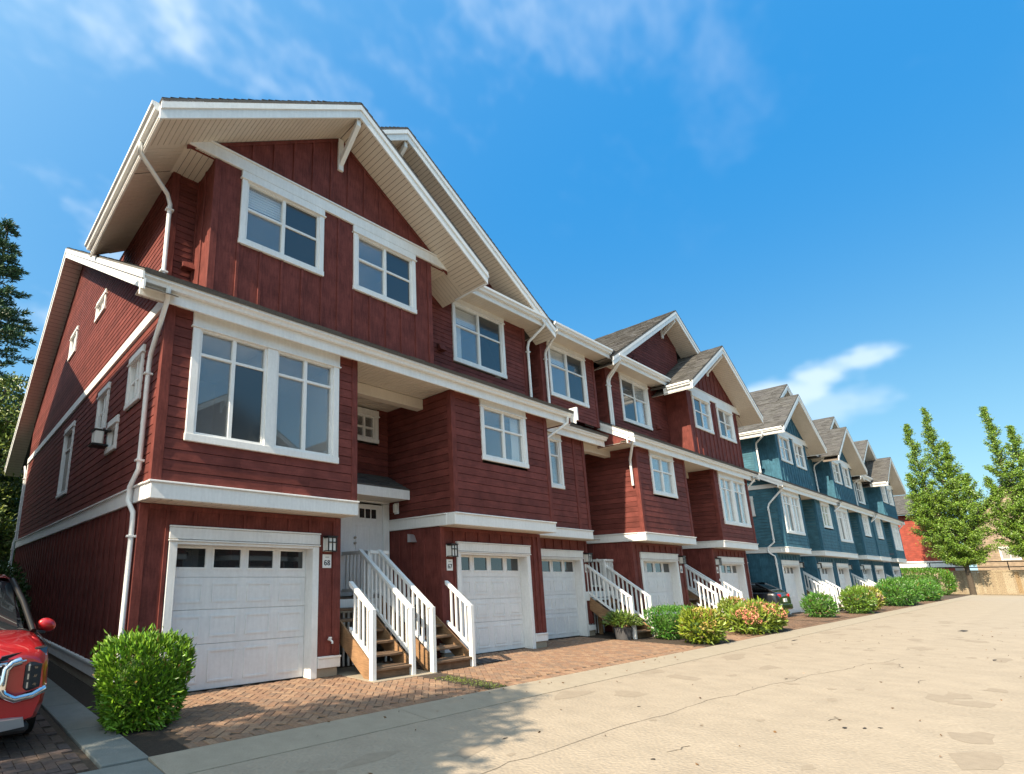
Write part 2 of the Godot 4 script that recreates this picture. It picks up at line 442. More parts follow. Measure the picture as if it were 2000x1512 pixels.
func garage(parent: Node, f: Transform3D, u0: float, flat: bool, lod: int) -> void:   # u0: left edge of the outer trim; opening 2.36 wide
	var a := u0 + 0.135; var b := a + 2.36
	bb(parent, "door_jamb", M.white, Vector3(u0 + 0.01, 0.0, -0.24), Vector3(a, 2.17, 0.032), 0.006, f)
	bb(parent, "door_jamb", M.white, Vector3(b, 0.0, -0.24), Vector3(b + 0.125, 2.17, 0.032), 0.006, f)
	bb(parent, "door_head", M.white, Vector3(a, 2.13, -0.24), Vector3(b, 2.17, 0.028), 0.004, f)
	bb(parent, "door_header", M.white, Vector3(u0, 2.205, 0), Vector3(b + 0.135, 2.372, 0.048), 0.006, f)
	bb(parent, "header_lip", M.white, Vector3(u0 - 0.005, 2.172, 0), Vector3(b + 0.14, 2.196, 0.062), 0.004, f)
	bb(parent, "header_cap", M.white, Vector3(u0 - 0.005, 2.376, 0), Vector3(b + 0.14, 2.402, 0.066), 0.004, f)
	var d := Geo.new()
	d.box(Vector3(a, 0.012, -0.26), Vector3(b, 2.13, -0.232), f)
	var door := mi(parent, "garage_door", d.mesh(), M.door)
	var ys := [0.015, 0.665, 1.170, 1.655, 2.128]
	var per := 2.36 / 4.0
	for k in 4:
		if k < 3:
			bb(door, "door_section", M.door, Vector3(a + 0.004, ys[k], -0.235), Vector3(b - 0.004, ys[k + 1] - 0.006, -0.205), 0.004, f)
			for i in 4:
				var p0: float = a + per * i + 0.075; var p1 := p0 + per - 0.15
				var q0: float = ys[k] + 0.1; var q1: float = ys[k + 1] - 0.09
				var ring := Geo.new()
				for r in rects(p0, p1, q0, q1, [[p0 + 0.03, p1 - 0.03, q0 + 0.03, q1 - 0.03]]): ring.box(Vector3(r[0], r[2], -0.206), Vector3(r[1], r[3], -0.193), f)
				if not flat: ring.box(Vector3(p0 + 0.065, q0 + 0.065, -0.207), Vector3(p1 - 0.065, q1 - 0.065, -0.192), f)
				mi(door, "raised_panel", ring.mesh(), M.door)
		else:
			var holes := []
			for i in 4: holes.append([a + per * i + 0.075, a + per * (i + 1) - 0.065, 1.80, 2.085])
			var g := Geo.new()
			for r in rects(a + 0.004, b - 0.004, ys[3], ys[4], holes): g.box(Vector3(r[0], r[2], -0.235), Vector3(r[1], r[3], -0.205), f)
			mi(door, "window_section", g.mesh(), M.door)
			for h in holes:
				var fr := Geo.new()
				for r in rects(h[0] - 0.03, h[1] + 0.03, h[2] - 0.03, h[3] + 0.03, [h]): fr.box(Vector3(r[0], r[2], -0.206), Vector3(r[1], r[3], -0.194), f)
				mi(door, "pane_frame", fr.mesh(), M.white)
				bb(door, "pane", M.carglass, Vector3(h[0], h[2], -0.226), Vector3(h[1], h[3], -0.218), 0.001, f)
	bb(parent, "door_seal", M.black, Vector3(a, 0.0, -0.25), Vector3(b, 0.016, -0.2), 0.003, f)

# ------------------------------------------------------------------ roofs
func gutter(parent: Node, p0: Vector3, p1: Vector3, outw: Vector3) -> void:
	var d := p1 - p0
	var prof := PackedVector2Array([Vector2(0, 0), Vector2(0.07, 0), Vector2(0.085, 0.045), Vector2(0.12, 0.07), Vector2(0.12, 0.13), Vector2(0.1, 0.13), Vector2(0.1, 0.08), Vector2(0.065, 0.05), Vector2(0.055, 0.012), Vector2(0.012, 0.012), Vector2(0.012, 0.13), Vector2(0, 0.13)])
	var g := Geo.new()
	g.prism(prof, Transform3D(Basis(outw, Y, d.normalized()), p0), d.length())
	mi(parent, "gutter", g.mesh(), M.white)
	for e in [p0, p1]:
		var cap := Geo.new()
		cap.prism(PackedVector2Array([Vector2(0, 0), Vector2(0.07, 0), Vector2(0.085, 0.045), Vector2(0.12, 0.07), Vector2(0.12, 0.13), Vector2(0, 0.13)]), Transform3D(Basis(outw, Y, d.normalized()), e - d.normalized() * 0.003), 0.006)
		mi(parent, "gutter_end", cap.mesh(), M.white)
func downspout(parent: Node, pts: Array, r := 0.038) -> void:
	var g := Geo.new()
	g.tube(pts, r, 8)
	var o := mi(parent, "downspout", g.mesh(), M.white)
	for i in range(1, pts.size() - 1):
		if (pts[i + 1] - pts[i]).length() > 1.2 and absf((pts[i + 1] - pts[i]).normalized().y) > 0.9:
			for t in [0.08, 0.92]:
				var p: Vector3 = pts[i].lerp(pts[i + 1], t)
				bb(o, "strap", M.white, p - Vector3(0.062, 0.016, 0.044), p + Vector3(0.062, 0.016, 0.044), 0.004)
func shingles(g: Geo, o: Vector3, u: Vector3, s: Vector3, expo := 0.14) -> void:   # o eave corner, u along the eave, s up the slope (full vectors)
	var ul := u.length(); var sl := s.length()
	var ud := u / ul; var sd := s / sl
	var nn := ud.cross(sd)
	if nn.y < 0.0: nn = -nn
	var n := int(sl / expo)
	for k in n + 1:
		var s0 := k * expo
		var s1 := minf(s0 + expo * 1.12, sl)
		if s1 - s0 < 0.02: continue
		var x := -rng.randf() * 0.3
		while x < ul:
			var w := rng.randf_range(0.17, 0.36)
			var x0 := maxf(x, 0.0); var x1 := minf(x + w, ul)
			x += w
			if x1 - x0 < 0.01: continue
			var t := rng.randf_range(0.010, 0.026)
			var tone := rng.randf_range(0.62, 1.15)
			g.col = Color(tone, tone * rng.randf_range(0.96, 1.0), tone * rng.randf_range(0.92, 1.0))
			var a := o + ud * x0 + sd * s0; var b := o + ud * x1 + sd * s0
			var d := o + ud * x1 + sd * s1; var e := o + ud * x0 + sd * s1
			var mid := (a + d) / 2.0 - nn
			g.quad_out(a + nn * t, b + nn * t, d + nn * 0.002, e + nn * 0.002, mid)
			g.quad_out(a, b, b + nn * t, a + nn * t, (a + d) / 2.0)
	g.col = Color(1, 1, 1)
func slope(parent: Node, called: String, o: Vector3, u: Vector3, s: Vector3, thick := 0.05) -> void:
	var g := Geo.new()
	var nn := u.cross(s).normalized()
	if nn.y < 0.0: nn = -nn
	g.hexa([o - nn * thick, o + u - nn * thick, o + u + s - nn * thick, o + s - nn * thick, o, o + u, o + u + s, o + s])
	shingles(g, o, u, s)
	mi(parent, called, g.mesh(), M.shingle)
func strips(parent: Node, called: String, a: Vector3, u: Vector3, w: Vector3, pitch := 0.1) -> void:   # grooved soffit: boards side by side along u, each as long as w
	var n := maxi(1, roundi(u.length() / pitch))
	var g := Geo.new()
	var up := u.cross(w).normalized()
	if up.y < 0.0: up = -up
	for k in n:
		var p := a + u * (float(k) / n); var q := a + u * ((k + 0.9) / n)
		g.hexa([p, q, q + w, p + w, p + up * 0.012, q + up * 0.012, q + w + up * 0.012, p + w + up * 0.012])
	var o := mi(parent, called, g.mesh(), M.soffit)
	var bk := Geo.new()
	bk.hexa([a + up * 0.006, a + u + up * 0.006, a + u + w + up * 0.006, a + w + up * 0.006, a + up * 0.02, a + u + up * 0.02, a + u + w + up * 0.02, a + w + up * 0.02])
	mi(o, "groove_backing", bk.mesh(), M.gap)
# ltail: where the left slope dies into the main roof; lfrom: x at which a left slope hidden below another roof starts
func gable(parent: Node, cx: float, half: float, ye: float, yp: float, zf: float, zb: float, zw: float, bracket_h: float, ltail := -99.0, lfrom := -99.0) -> void:
	var pitch := (yp - ye) / half
	for s in [-1.0, 1.0]:
		var xe: float = cx + s * half
		if s < 0.0: xe = maxf(xe, lfrom)
		var yy := yp - absf(xe - cx) * pitch
		var e := Vector3(xe, yy, zf)
		if s < 0.0 and ltail > -50.0:
			slope(parent, "roof_slope", e, Vector3(0, 0, ltail - zf), Vector3(cx - xe, yp - yy, 0))
			for k in 4:
				var x2: float = xe + 0.42 * (k + 1); var y2 := yp - absf(x2 - cx) * pitch
				var z0 := ltail - 0.47 * k; var z1 := ltail - 0.47 * (k + 1) if k < 3 else zb
				slope(parent, "roof_slope", Vector3(x2, y2, z0), Vector3(0, 0, z1 - z0), Vector3(cx - x2, yp - y2, 0))
		else:
			slope(parent, "roof_slope", e, Vector3(0, 0, zb - zf), Vector3(cx - xe, yp - yy, 0))
		# rake fascia: two boards, the lower one set back
		for bd in [[0.045, 0.165, zf - 0.03, 0.03, "rake_fascia"], [0.15, 0.33, zf - 0.055, 0.03, "rake_board"]]:
			var poly := PackedVector2Array([Vector2(xe, yy - bd[0]), Vector2(cx, yp - bd[0]), Vector2(cx, yp - bd[1]), Vector2(xe, yy - bd[1])])
			var g := Geo.new()
			g.prism(poly, Transform3D(Basis(), Vector3(0, 0, bd[2])), bd[3])
			mi(parent, bd[4], g.mesh(), M.white)
		strips(parent, "rake_soffit", Vector3(xe, yy - 0.315, zw), Vector3(cx - xe, yp - yy, 0), Vector3(0, 0, zf - 0.05 - zw))
	# bracket under the peak
	var br := Geo.new()
	br.bevel(Vector3(cx - 0.06, yp - 0.38 - bracket_h, zw), Vector3(cx + 0.06, yp - 0.36, zw + 0.09), 0.006)
	var b := mi(parent, "bracket", br.mesh(), M.white)
	var st := Geo.new()
	var za := zw + 0.06; var zc := zf - 0.08
	var y0 := yp - 0.30 - bracket_h; var y1 := yp - 0.36
	st.hexa([Vector3(cx - 0.045, y0, za), Vector3(cx + 0.045, y0, za), Vector3(cx + 0.045, y1 - 0.12, zc), Vector3(cx - 0.045, y1 - 0.12, zc), Vector3(cx - 0.045, y0 + 0.16, za), Vector3(cx + 0.045, y0 + 0.16, za), Vector3(cx + 0.045, y1 + 0.02, zc), Vector3(cx - 0.045, y1 + 0.02, zc)])
	mi(b, "bracket_strut", st.mesh(), M.white)
func core(parent: Node, boxes: Array) -> void:
	var g := Geo.new()
	for q in boxes: g.box(q[0], q[1])
	mi(parent, "inner_wall", g.mesh(), M.room)
func band(parent: Node, a: Vector3, b: Vector3, capdir: Vector3) -> void:
	bb(parent, "belt_board", M.white, a, b, 0.008)
	var a2 := Vector3(a.x, b.y, a.z); var b2 := Vector3(b.x, b.y + 0.028, b.z)
	if capdir.x < 0.0: a2.x -= 0.03
	elif capdir.x > 0.0: b2.x += 0.03
	if capdir.z > 0.0: b2.z += 0.03
	bb(parent, "belt_cap", M.white, a2, b2, 0.005)
func vent_hood(parent: Node, p: Vector3, m: Material) -> void:
	var g := Geo.new()
	g.hexa([p + Vector3(-0.1, -0.09, 0), p + Vector3(0.1, -0.09, 0), p + Vector3(0.1, 0.09, 0), p + Vector3(-0.1, 0.09, 0), p + Vector3(-0.1, -0.09, 0.12), p + Vector3(0.1, -0.09, 0.12), p + Vector3(0.085, 0.06, 0.05), p + Vector3(-0.085, 0.06, 0.05)])
	mi(parent, "vent_hood", g.mesh(), m)

const ZU := 0.45      # second-storey face
const Z3 := 0.60      # third-storey bay face
const ZM := -0.15     # third-storey main face
const ROOFP := 0.5635 # pitch of the main roof

func main_roof(n: Node, x0: float, x1: float, zfront: float, ytop: float, back: bool) -> void:
	var zr := -8.12
	var yr := ytop + (zfront - zr) * ROOFP
	slope(n, "main_roof", Vector3(x0, ytop, zfront), Vector3(x1 - x0, 0, 0), Vector3(0, yr - ytop, zr - zfront))
	if back: slope(n, "back_roof", Vector3(x0, ytop, 2.0 * zr - zfront), Vector3(x1 - x0, 0, 0), Vector3(0, yr - ytop, zfront - zr))
func front_eave(n: Node, x0: float, x1: float, zw: float) -> void:   # gutter, fascia and grooved soffit along the second storey
	gutter(n, Vector3(x0, 5.755, zw + 0.21), Vector3(x1, 5.755, zw + 0.21), ZV)
	bb(n, "eave_fascia", M.white, Vector3(x0, 5.575, zw + 0.17), Vector3(x1, 5.80, zw + 0.205), 0.006)
	strips(n, "eave_soffit", Vector3(x0, 5.655, zw - 0.02), Vector3(x1 - x0, 0, 0), Vector3(0, 0, 0.2))

func unit_a(n: Node3D, pal: Dictionary, lod: int, end: bool) -> void:
	var m: Material = pal.v
	# garage storey
	var f0 := frame(Vector3(0, 0, 0), X)
	panel(n, f0, 0, 3.5, 0.33, 2.70, [[0.44, 3.06, 0.0, 2.2]], m)
	battens(n, f0, [0.40, 0.81, 1.22, 1.63, 2.04, 2.45, 2.86, 3.38], 0.36, 2.66, [[0.43, 3.07, 0.0, 2.405]], m, lod)
	bb(n, "corner_trim", m, Vector3(-0.02, 0.3, -0.1), Vector3(0.115, 2.70, 0.024), 0.005)
	bb(n, "corner_trim", m, Vector3(3.40, 0.33, -0.1), Vector3(3.52, 2.70, 0.026), 0.005)
	bb(n, "frieze_trim", m, Vector3(0.115, 2.62, 0.0), Vector3(3.40, 2.70, 0.022), 0.004)
	garage(n, f0, 0.435, true, lod)
	bb(n, "skirt_board", M.white, Vector3(3.065, 0.15, -0.1), Vector3(3.525, 0.30, 0.045), 0.006)
	bb(n, "skirt_cap", M.white, Vector3(3.065, 0.302, -0.1), Vector3(3.535, 0.335, 0.06), 0.006)
	bb(n, "footing", M.concrete, Vector3(3.065, 0.0, -0.1), Vector3(3.48, 0.15, 0.01), 0.006)
	bb(n, "skirt_board", M.white, Vector3(-0.03, 0.15, -0.2), Vector3(0.44, 0.30, 0.045), 0.006)
	bb(n, "skirt_cap", M.white, Vector3(-0.04, 0.302, -0.2), Vector3(0.44, 0.335, 0.06), 0.006)
	bb(n, "footing", M.concrete, Vector3(0.0, 0.0, -0.2), Vector3(0.43, 0.15, 0.01), 0.006)
	strips(n, "overhang_soffit", Vector3(0, 2.705, -0.02), Vector3(3.53, 0, 0), Vector3(0, 0, 0.48), 0.15)
	# second storey
	var f2 := frame(Vector3(0, 0, ZU), X)
	var wh := [0.39, 3.12, 3.595, 5.66]
	lap(n, f2, 0.1, 3.44, 2.968, 5.66, 0.165, [wh], pal, lod)
	window(n, f2, wh[0], wh[1], wh[2], wh[3], {"head": 0.25, "sill": 0.115, "units": [[0.51, 1.66], [1.85, 3.0]], "cols": [0.5], "rows": [5.0], "screen": 0, "lowscreen": true}, lod)
	band(n, Vector3(-0.03, 2.712, ZU - 0.2), Vector3(3.57, 2.938, ZU + 0.045), Vector3(-1, 0, 1))
	bb(n, "corner_trim", m, Vector3(-0.036, 2.967, ZU - 0.11), Vector3(0.115, 5.66, ZU + 0.024), 0.005)
	bb(n, "corner_trim", m, Vector3(3.43, 2.967, ZU - 0.11), Vector3(3.556, 5.66, ZU + 0.024), 0.005)
	front_eave(n, -0.48 if end else 0.0, 5.0, ZU)
	lap(n, frame(Vector3(3.53, 0, ZU - 0.1), -ZV), 0.0, 1.62 + ZU, 2.968, 5.66, 0.165, [], pal, lod)
	panel(n, frame(Vector3(3.5, 0, -0.05), -ZV), 0.0, 1.67, 0.0, 2.71, [], m)
	battens(n, frame(Vector3(3.5, 0, -0.05), -ZV), [0.4, 0.81, 1.22], 0.3, 2.7, [], m, lod)
	band(n, Vector3(3.53, 2.712, -1.72), Vector3(3.57, 2.938, ZU - 0.2), Vector3(1, 0, 0))
	# third storey: bay with board and batten, siding beside it
	var f3 := frame(Vector3(0, 0, Z3), X)
	var w1 := [0.965, 2.63, 7.03, 8.43]
	var w2 := [3.33, 4.975, 7.03, 8.43]
	panel(n, f3, 0.5, 5.45, 5.95, 8.46, [[w1[0] + 0.05, w1[1] - 0.05, w1[2] + 0.05, w1[3]], [w2[0] + 0.05, w2[1] - 0.05, w2[2] + 0.05, w2[3]]], m)
	battens(n, f3, [0.97, 1.38, 1.79, 2.20, 2.62, 2.98, 3.34, 3.75, 4.16, 4.57, 4.98], 5.95, 8.42, [w1, w2], m, lod)
	bb(n, "corner_trim", m, Vector3(0.48, 5.95, Z3 - 0.11), Vector3(0.60, 8.42, Z3 + 0.026), 0.005)
	bb(n, "corner_trim", m, Vector3(5.34, 5.95, Z3 - 0.11), Vector3(5.462, 8.42, Z3 + 0.026), 0.005)
	var wst := {"head": 0.15, "sill": 0.1, "cols": [0.5], "rows": [7.76], "blind": 0.0, "screen": 9}
	var wst2 := wst.duplicate(); wst2["blind"] = 0.35
	window(n, f3, w1[0], w1[1], w1[2], w1[3], wst2, lod)
	window(n, f3, w2[0], w2[1], w2[2], w2[3], wst, lod)
	# gable of the bay
	var cx := 3.0; var half := 3.6; var ye := 8.36; var yp := 10.62
	var gp := Geo.new()
	var wtop := func(u: float) -> float: return yp - 0.33 - absf(u - cx) * (yp - ye) / half
	gp.prism(PackedVector2Array([Vector2(0.1, 8.42), Vector2(5.9, 8.42), Vector2(5.9, wtop.call(5.9) + 0.05), Vector2(cx, wtop.call(cx) + 0.05), Vector2(0.1, wtop.call(0.1) + 0.05)]), Transform3D(Basis(), Vector3(0, 0, Z3 - 0.045)), 0.04)
	mi(n, "gable_panel", gp.mesh(), m)
	battens(n, frame(Vector3(0, 0, Z3 - 0.005), X), [0.74, 1.15, 1.56, 1.97, 2.38, 2.79, 3.2, 3.61, 4.02, 4.43, 4.84, 5.25], 8.66, 9.0, [], m, lod, func(u: float) -> float: return wtop.call(u) - 0.05)
	bb(n, "gable_band", M.white, Vector3(0.03, 8.437, Z3), Vector3(5.97, 8.65, Z3 + 0.045), 0.006)
	bb(n, "gable_band_cap", M.white, Vector3(0.02, 8.652, Z3), Vector3(5.98, 8.68, Z3 + 0.07), 0.005)
	for s in [-1.0, 1.0]:
		var poly := PackedVector2Array([Vector2(cx, yp - 0.33), Vector2(cx + s * half * 0.83, yp - 0.33 - 0.83 * (yp - ye)), Vector2(cx + s * half * 0.83, yp - 0.40 - 0.83 * (yp - ye)), Vector2(cx, yp - 0.40)])
		var rt := Geo.new()
		rt.prism(poly, Transform3D(Basis(), Vector3(0, 0, Z3 - 0.004)), 0.024)
		mi(n, "gable_trim", rt.mesh(), m)
	gable(n, cx, half, ye, yp, 1.3, -8.0, Z3 - 0.05, 0.72, -3.2)
	for s in [-1.0, 1.0]:       # level soffit beside the bay under the gable's ends
		var xa: float = cx + s * 3.0; var xb: float = cx + s * 2.5
		strips(n, "return_soffit", Vector3(xa, 8.425, ZM - 0.02), Vector3(xb - xa, 0, 0), Vector3(0, 0, Z3 - ZM + 0.02))
		bb(n, "return_end", M.soffit, Vector3(minf(xa, xb), 8.436, ZM - 0.03), Vector3(maxf(xa, xb), 8.62, ZM - 0.02), 0.003)
	strips(n, "side_soffit", Vector3(6.6, 8.045, Z3), Vector3(0, 0, ZM - Z3), Vector3(-0.62, 0.389, 0))
	gutter(n, Vector3(6.595, 8.19, 1.22), Vector3(6.595, 8.19, 0.44), X)
	bb(n, "eave_fascia", M.white, Vector3(6.565, 8.03, 0.30), Vector3(6.60, 8.28, 1.24), 0.005)
	# side of the bay and the siding left of it
	var fb := frame(Vector3(0.5, 0, ZM), ZV)
	panel(n, fb, 0, Z3 - ZM - 0.05, 5.95, 8.46, [], m)
	battens(n, fb, [0.05, 0.36], 5.95, 8.42, [], m, lod)
	vent_hood(n, Vector3(0.40, 6.75, ZM + 0.03), m)
	var fbr := frame(Vector3(5.45, 0, Z3 - 0.05), -ZV)
	panel(n, fbr, 0, Z3 - ZM - 0.05, 5.95, 8.46, [], m)
	lap(n, frame(Vector3(0, 0, ZM), X), 0.16, 0.5, 6.2, 8.5, 0.115, [], pal, lod)
	bb(n, "corner_trim", m, Vector3(0.045, 6.2, ZM - 0.11), Vector3(0.175, 8.5, ZM + 0.024), 0.005)
	var boxes := [[Vector3(0.03, 0.0, -14.2), Vector3(3.48, 2.68, -0.36)], [Vector3(0.03, 2.72, -14.2), Vector3(3.5, 5.9, -2.0)], [Vector3(0.12, 5.95, -9.0), Vector3(5.42, 8.5, -2.4)]]
	core(n, boxes)
	if end:
		var fs := frame(Vector3(0, 0, -14.3), ZV)      # faces -x; u = z + 14.3
		var wins := [[-1.37, -0.55, 4.42, 5.36], [-3.60, -2.75, 4.42, 5.36], [-7.15, -6.0, 3.58, 5.34], [-2.45, -1.78, 3.84, 4.46]]
		var holes := []
		for w in wins: holes.append([w[0] + 14.3, w[1] + 14.3, w[2], w[3]])
		lap(n, fs, 0.06, 14.3 + ZU - 0.12, 2.968, 5.66, 0.145, holes, pal, lod)
		for k in 4:
			var w: Array = holes[k]
			var st := {"depth": 0.35, "blind": 1.0, "head": 0.13, "sill": 0.08, "side": 0.09, "cols": [0.5], "rows": [lerpf(w[2], w[3], 0.48)]}
			if k == 2: st = {"depth": 0.35, "head": 0.13, "sill": 0.08, "side": 0.09, "rows": [4.75], "blind": 0.4}
			if k == 3: st = {"head": 0.13, "sill": 0.08, "side": 0.09, "depth": 0.35, "blind": 1.0}
			window(n, fs, w[0], w[1], w[2], w[3], st, lod)
		bb(n, "upper_band", M.white, Vector3(-0.05, 5.66, -14.3), Vector3(0.0, 5.85, ZU + 0.02), 0.006)
		var gh := [[14.3 - 5.05, 14.3 - 4.15, 7.5, 8.0], [14.3 - 8.3, 14.3 - 7.4, 7.6, 8.35]]
		lap(n, fs, 0.0, 14.3 + ZU, 5.852, 10.66, 0.115, gh, pal, lod, func(v: float) -> Vector2: return Vector2(14.3 - 8.12 - (10.72 - v) / ROOFP, 14.3 - 8.12 + (10.72 - v) / ROOFP))
		for w in gh: window(n, fs, w[0], w[1], w[2], w[3], {"depth": 0.35, "blind": 1.0, "head": 0.12, "sill": 0.08, "side": 0.09, "cols": [0.5]}, lod)
		# garage storey side
		panel(n, fs, 0, 14.3, 0.34, 2.71, [], m)
		battens(n, fs, steps(0.15, 14.0, 0.4), 0.36, 2.7, [], m, lod)
		band(n, Vector3(-0.045, 2.712, -14.32), Vector3(0.0, 2.938, ZU - 0.2), Vector3(-1, 0, 0))
		bb(n, "skirt_board", M.white, Vector3(-0.045, 0.15, -14.3), Vector3(0.0, 0.31, -0.2), 0.006)
		bb(n, "skirt_cap", M.white, Vector3(-0.06, 0.312, -14.3), Vector3(0.0, 0.36, -0.2), 0.006)
		bb(n, "footing", M.concrete, Vector3(-0.012, -0.02, -14.3), Vector3(0.02, 0.15, -0.2), 0.004)
		bb(n, "corner_trim", M.white, Vector3(-0.03, 2.967, -14.36), Vector3(0.1, 5.66, -14.22), 0.005)
		# end gable of the main roof
		var zr := -8.12; var run := 8.12 + 0.82
		var yr := 5.90 + run * ROOFP
		for s in [-1.0, 1.0]:
			for bd in [[0.04, 0.15, -0.50, "rake_fascia"], [0.14, 0.31, -0.475, "rake_board"]]:
				var poly := PackedVector2Array([Vector2(s * run, 5.90 - bd[0]), Vector2(0, yr - bd[0]), Vector2(0, yr - bd[1]), Vector2(s * run, 5.90 - bd[1])])
				var g := Geo.new()
				g.prism(poly, Transform3D(Basis(ZV, Y, -X), Vector3(bd[2] + 0.03, 0, zr)), 0.03)
				mi(n, bd[3], g.mesh(), M.white)
			strips(n, "rake_soffit", Vector3(-0.45, 5.90 - 0.29, zr + s * run), Vector3(0, yr - 5.90, -s * run), Vector3(0.47, 0, 0), 0.15)
		# left wall of the third storey, its eave and gutter
		var f3s := frame(Vector3(0.06, 0, -5.0), ZV)
		lap(n, f3s, 0.0, 5.0 + ZM - 0.1, 6.35, 8.52, 0.115, [], pal, lod)
		strips(n, "side_soffit", Vector3(-0.6, 8.045, ZM - 0.02), Vector3(0, 0, -2.95), Vector3(0.68, 0.427, 0))
		gutter(n, Vector3(-0.595, 8.19, 1.22), Vector3(-0.595, 8.19, -3.15), -X)
		bb(n, "eave_fascia", M.white, Vector3(-0.60, 8.03, -3.12), Vector3(-0.565, 8.28, 1.24), 0.005)
		strips(n, "side_soffit", Vector3(-0.6, 8.045, Z3), Vector3(0, 0, ZM - Z3), Vector3(0.62, 0.389, 0))
		downspout(n, [Vector3(-0.64, 8.2, 0.45), Vector3(-0.64, 8.02, 0.45), Vector3(-0.05, 7.86, -0.02), Vector3(0.02, 7.72, -0.06), Vector3(0.02, 6.35, -0.06), Vector3(0.0, 6.25, 0.12)])
		# downspout on the side wall
		downspout(n, [Vector3(-0.10, 5.77, 0.72), Vector3(-0.10, 5.58, 0.70), Vector3(-0.09, 4.95, 0.10), Vector3(-0.08, 4.78, 0.02), Vector3(-0.08, 3.18, 0.02), Vector3(-0.11, 2.95, -0.24), Vector3(-0.11, 2.74, -0.26), Vector3(-0.08, 2.56, -0.05), Vector3(-0.08, 2.4, -0.03), Vector3(-0.08, 0.1, -0.03), Vector3(-0.16, 0.02, 0.02)])
		downspout(n, [Vector3(-0.08, 5.6, -14.5), Vector3(-0.06, 5.3, -14.3), Vector3(-0.06, 3.1, -14.3), Vector3(-0.1, 2.9, -14.4), Vector3(-0.06, 0.1, -14.4)])
		gutter(n, Vector3(-0.48, 5.755, -16.95), Vector3(3.5, 5.755, -16.95), -ZV)
		var sl := bb(n, "wall_light", M.opal, Vector3(-0.27, 4.0, -2.55), Vector3(-0.12, 4.26, -2.28), 0.02)
		bb(sl, "light_base", M.black, Vector3(-0.12, -0.16, -0.15), Vector3(0.16, -0.12, 0.15), 0.01)
		bb(sl, "light_cap", M.black, Vector3(-0.1, 0.12, -0.15), Vector3(0.2, 0.15, 0.15), 0.01)
	main_roof(n, -0.48 if end else 0.0, 5.0, 0.82, 5.90, true)

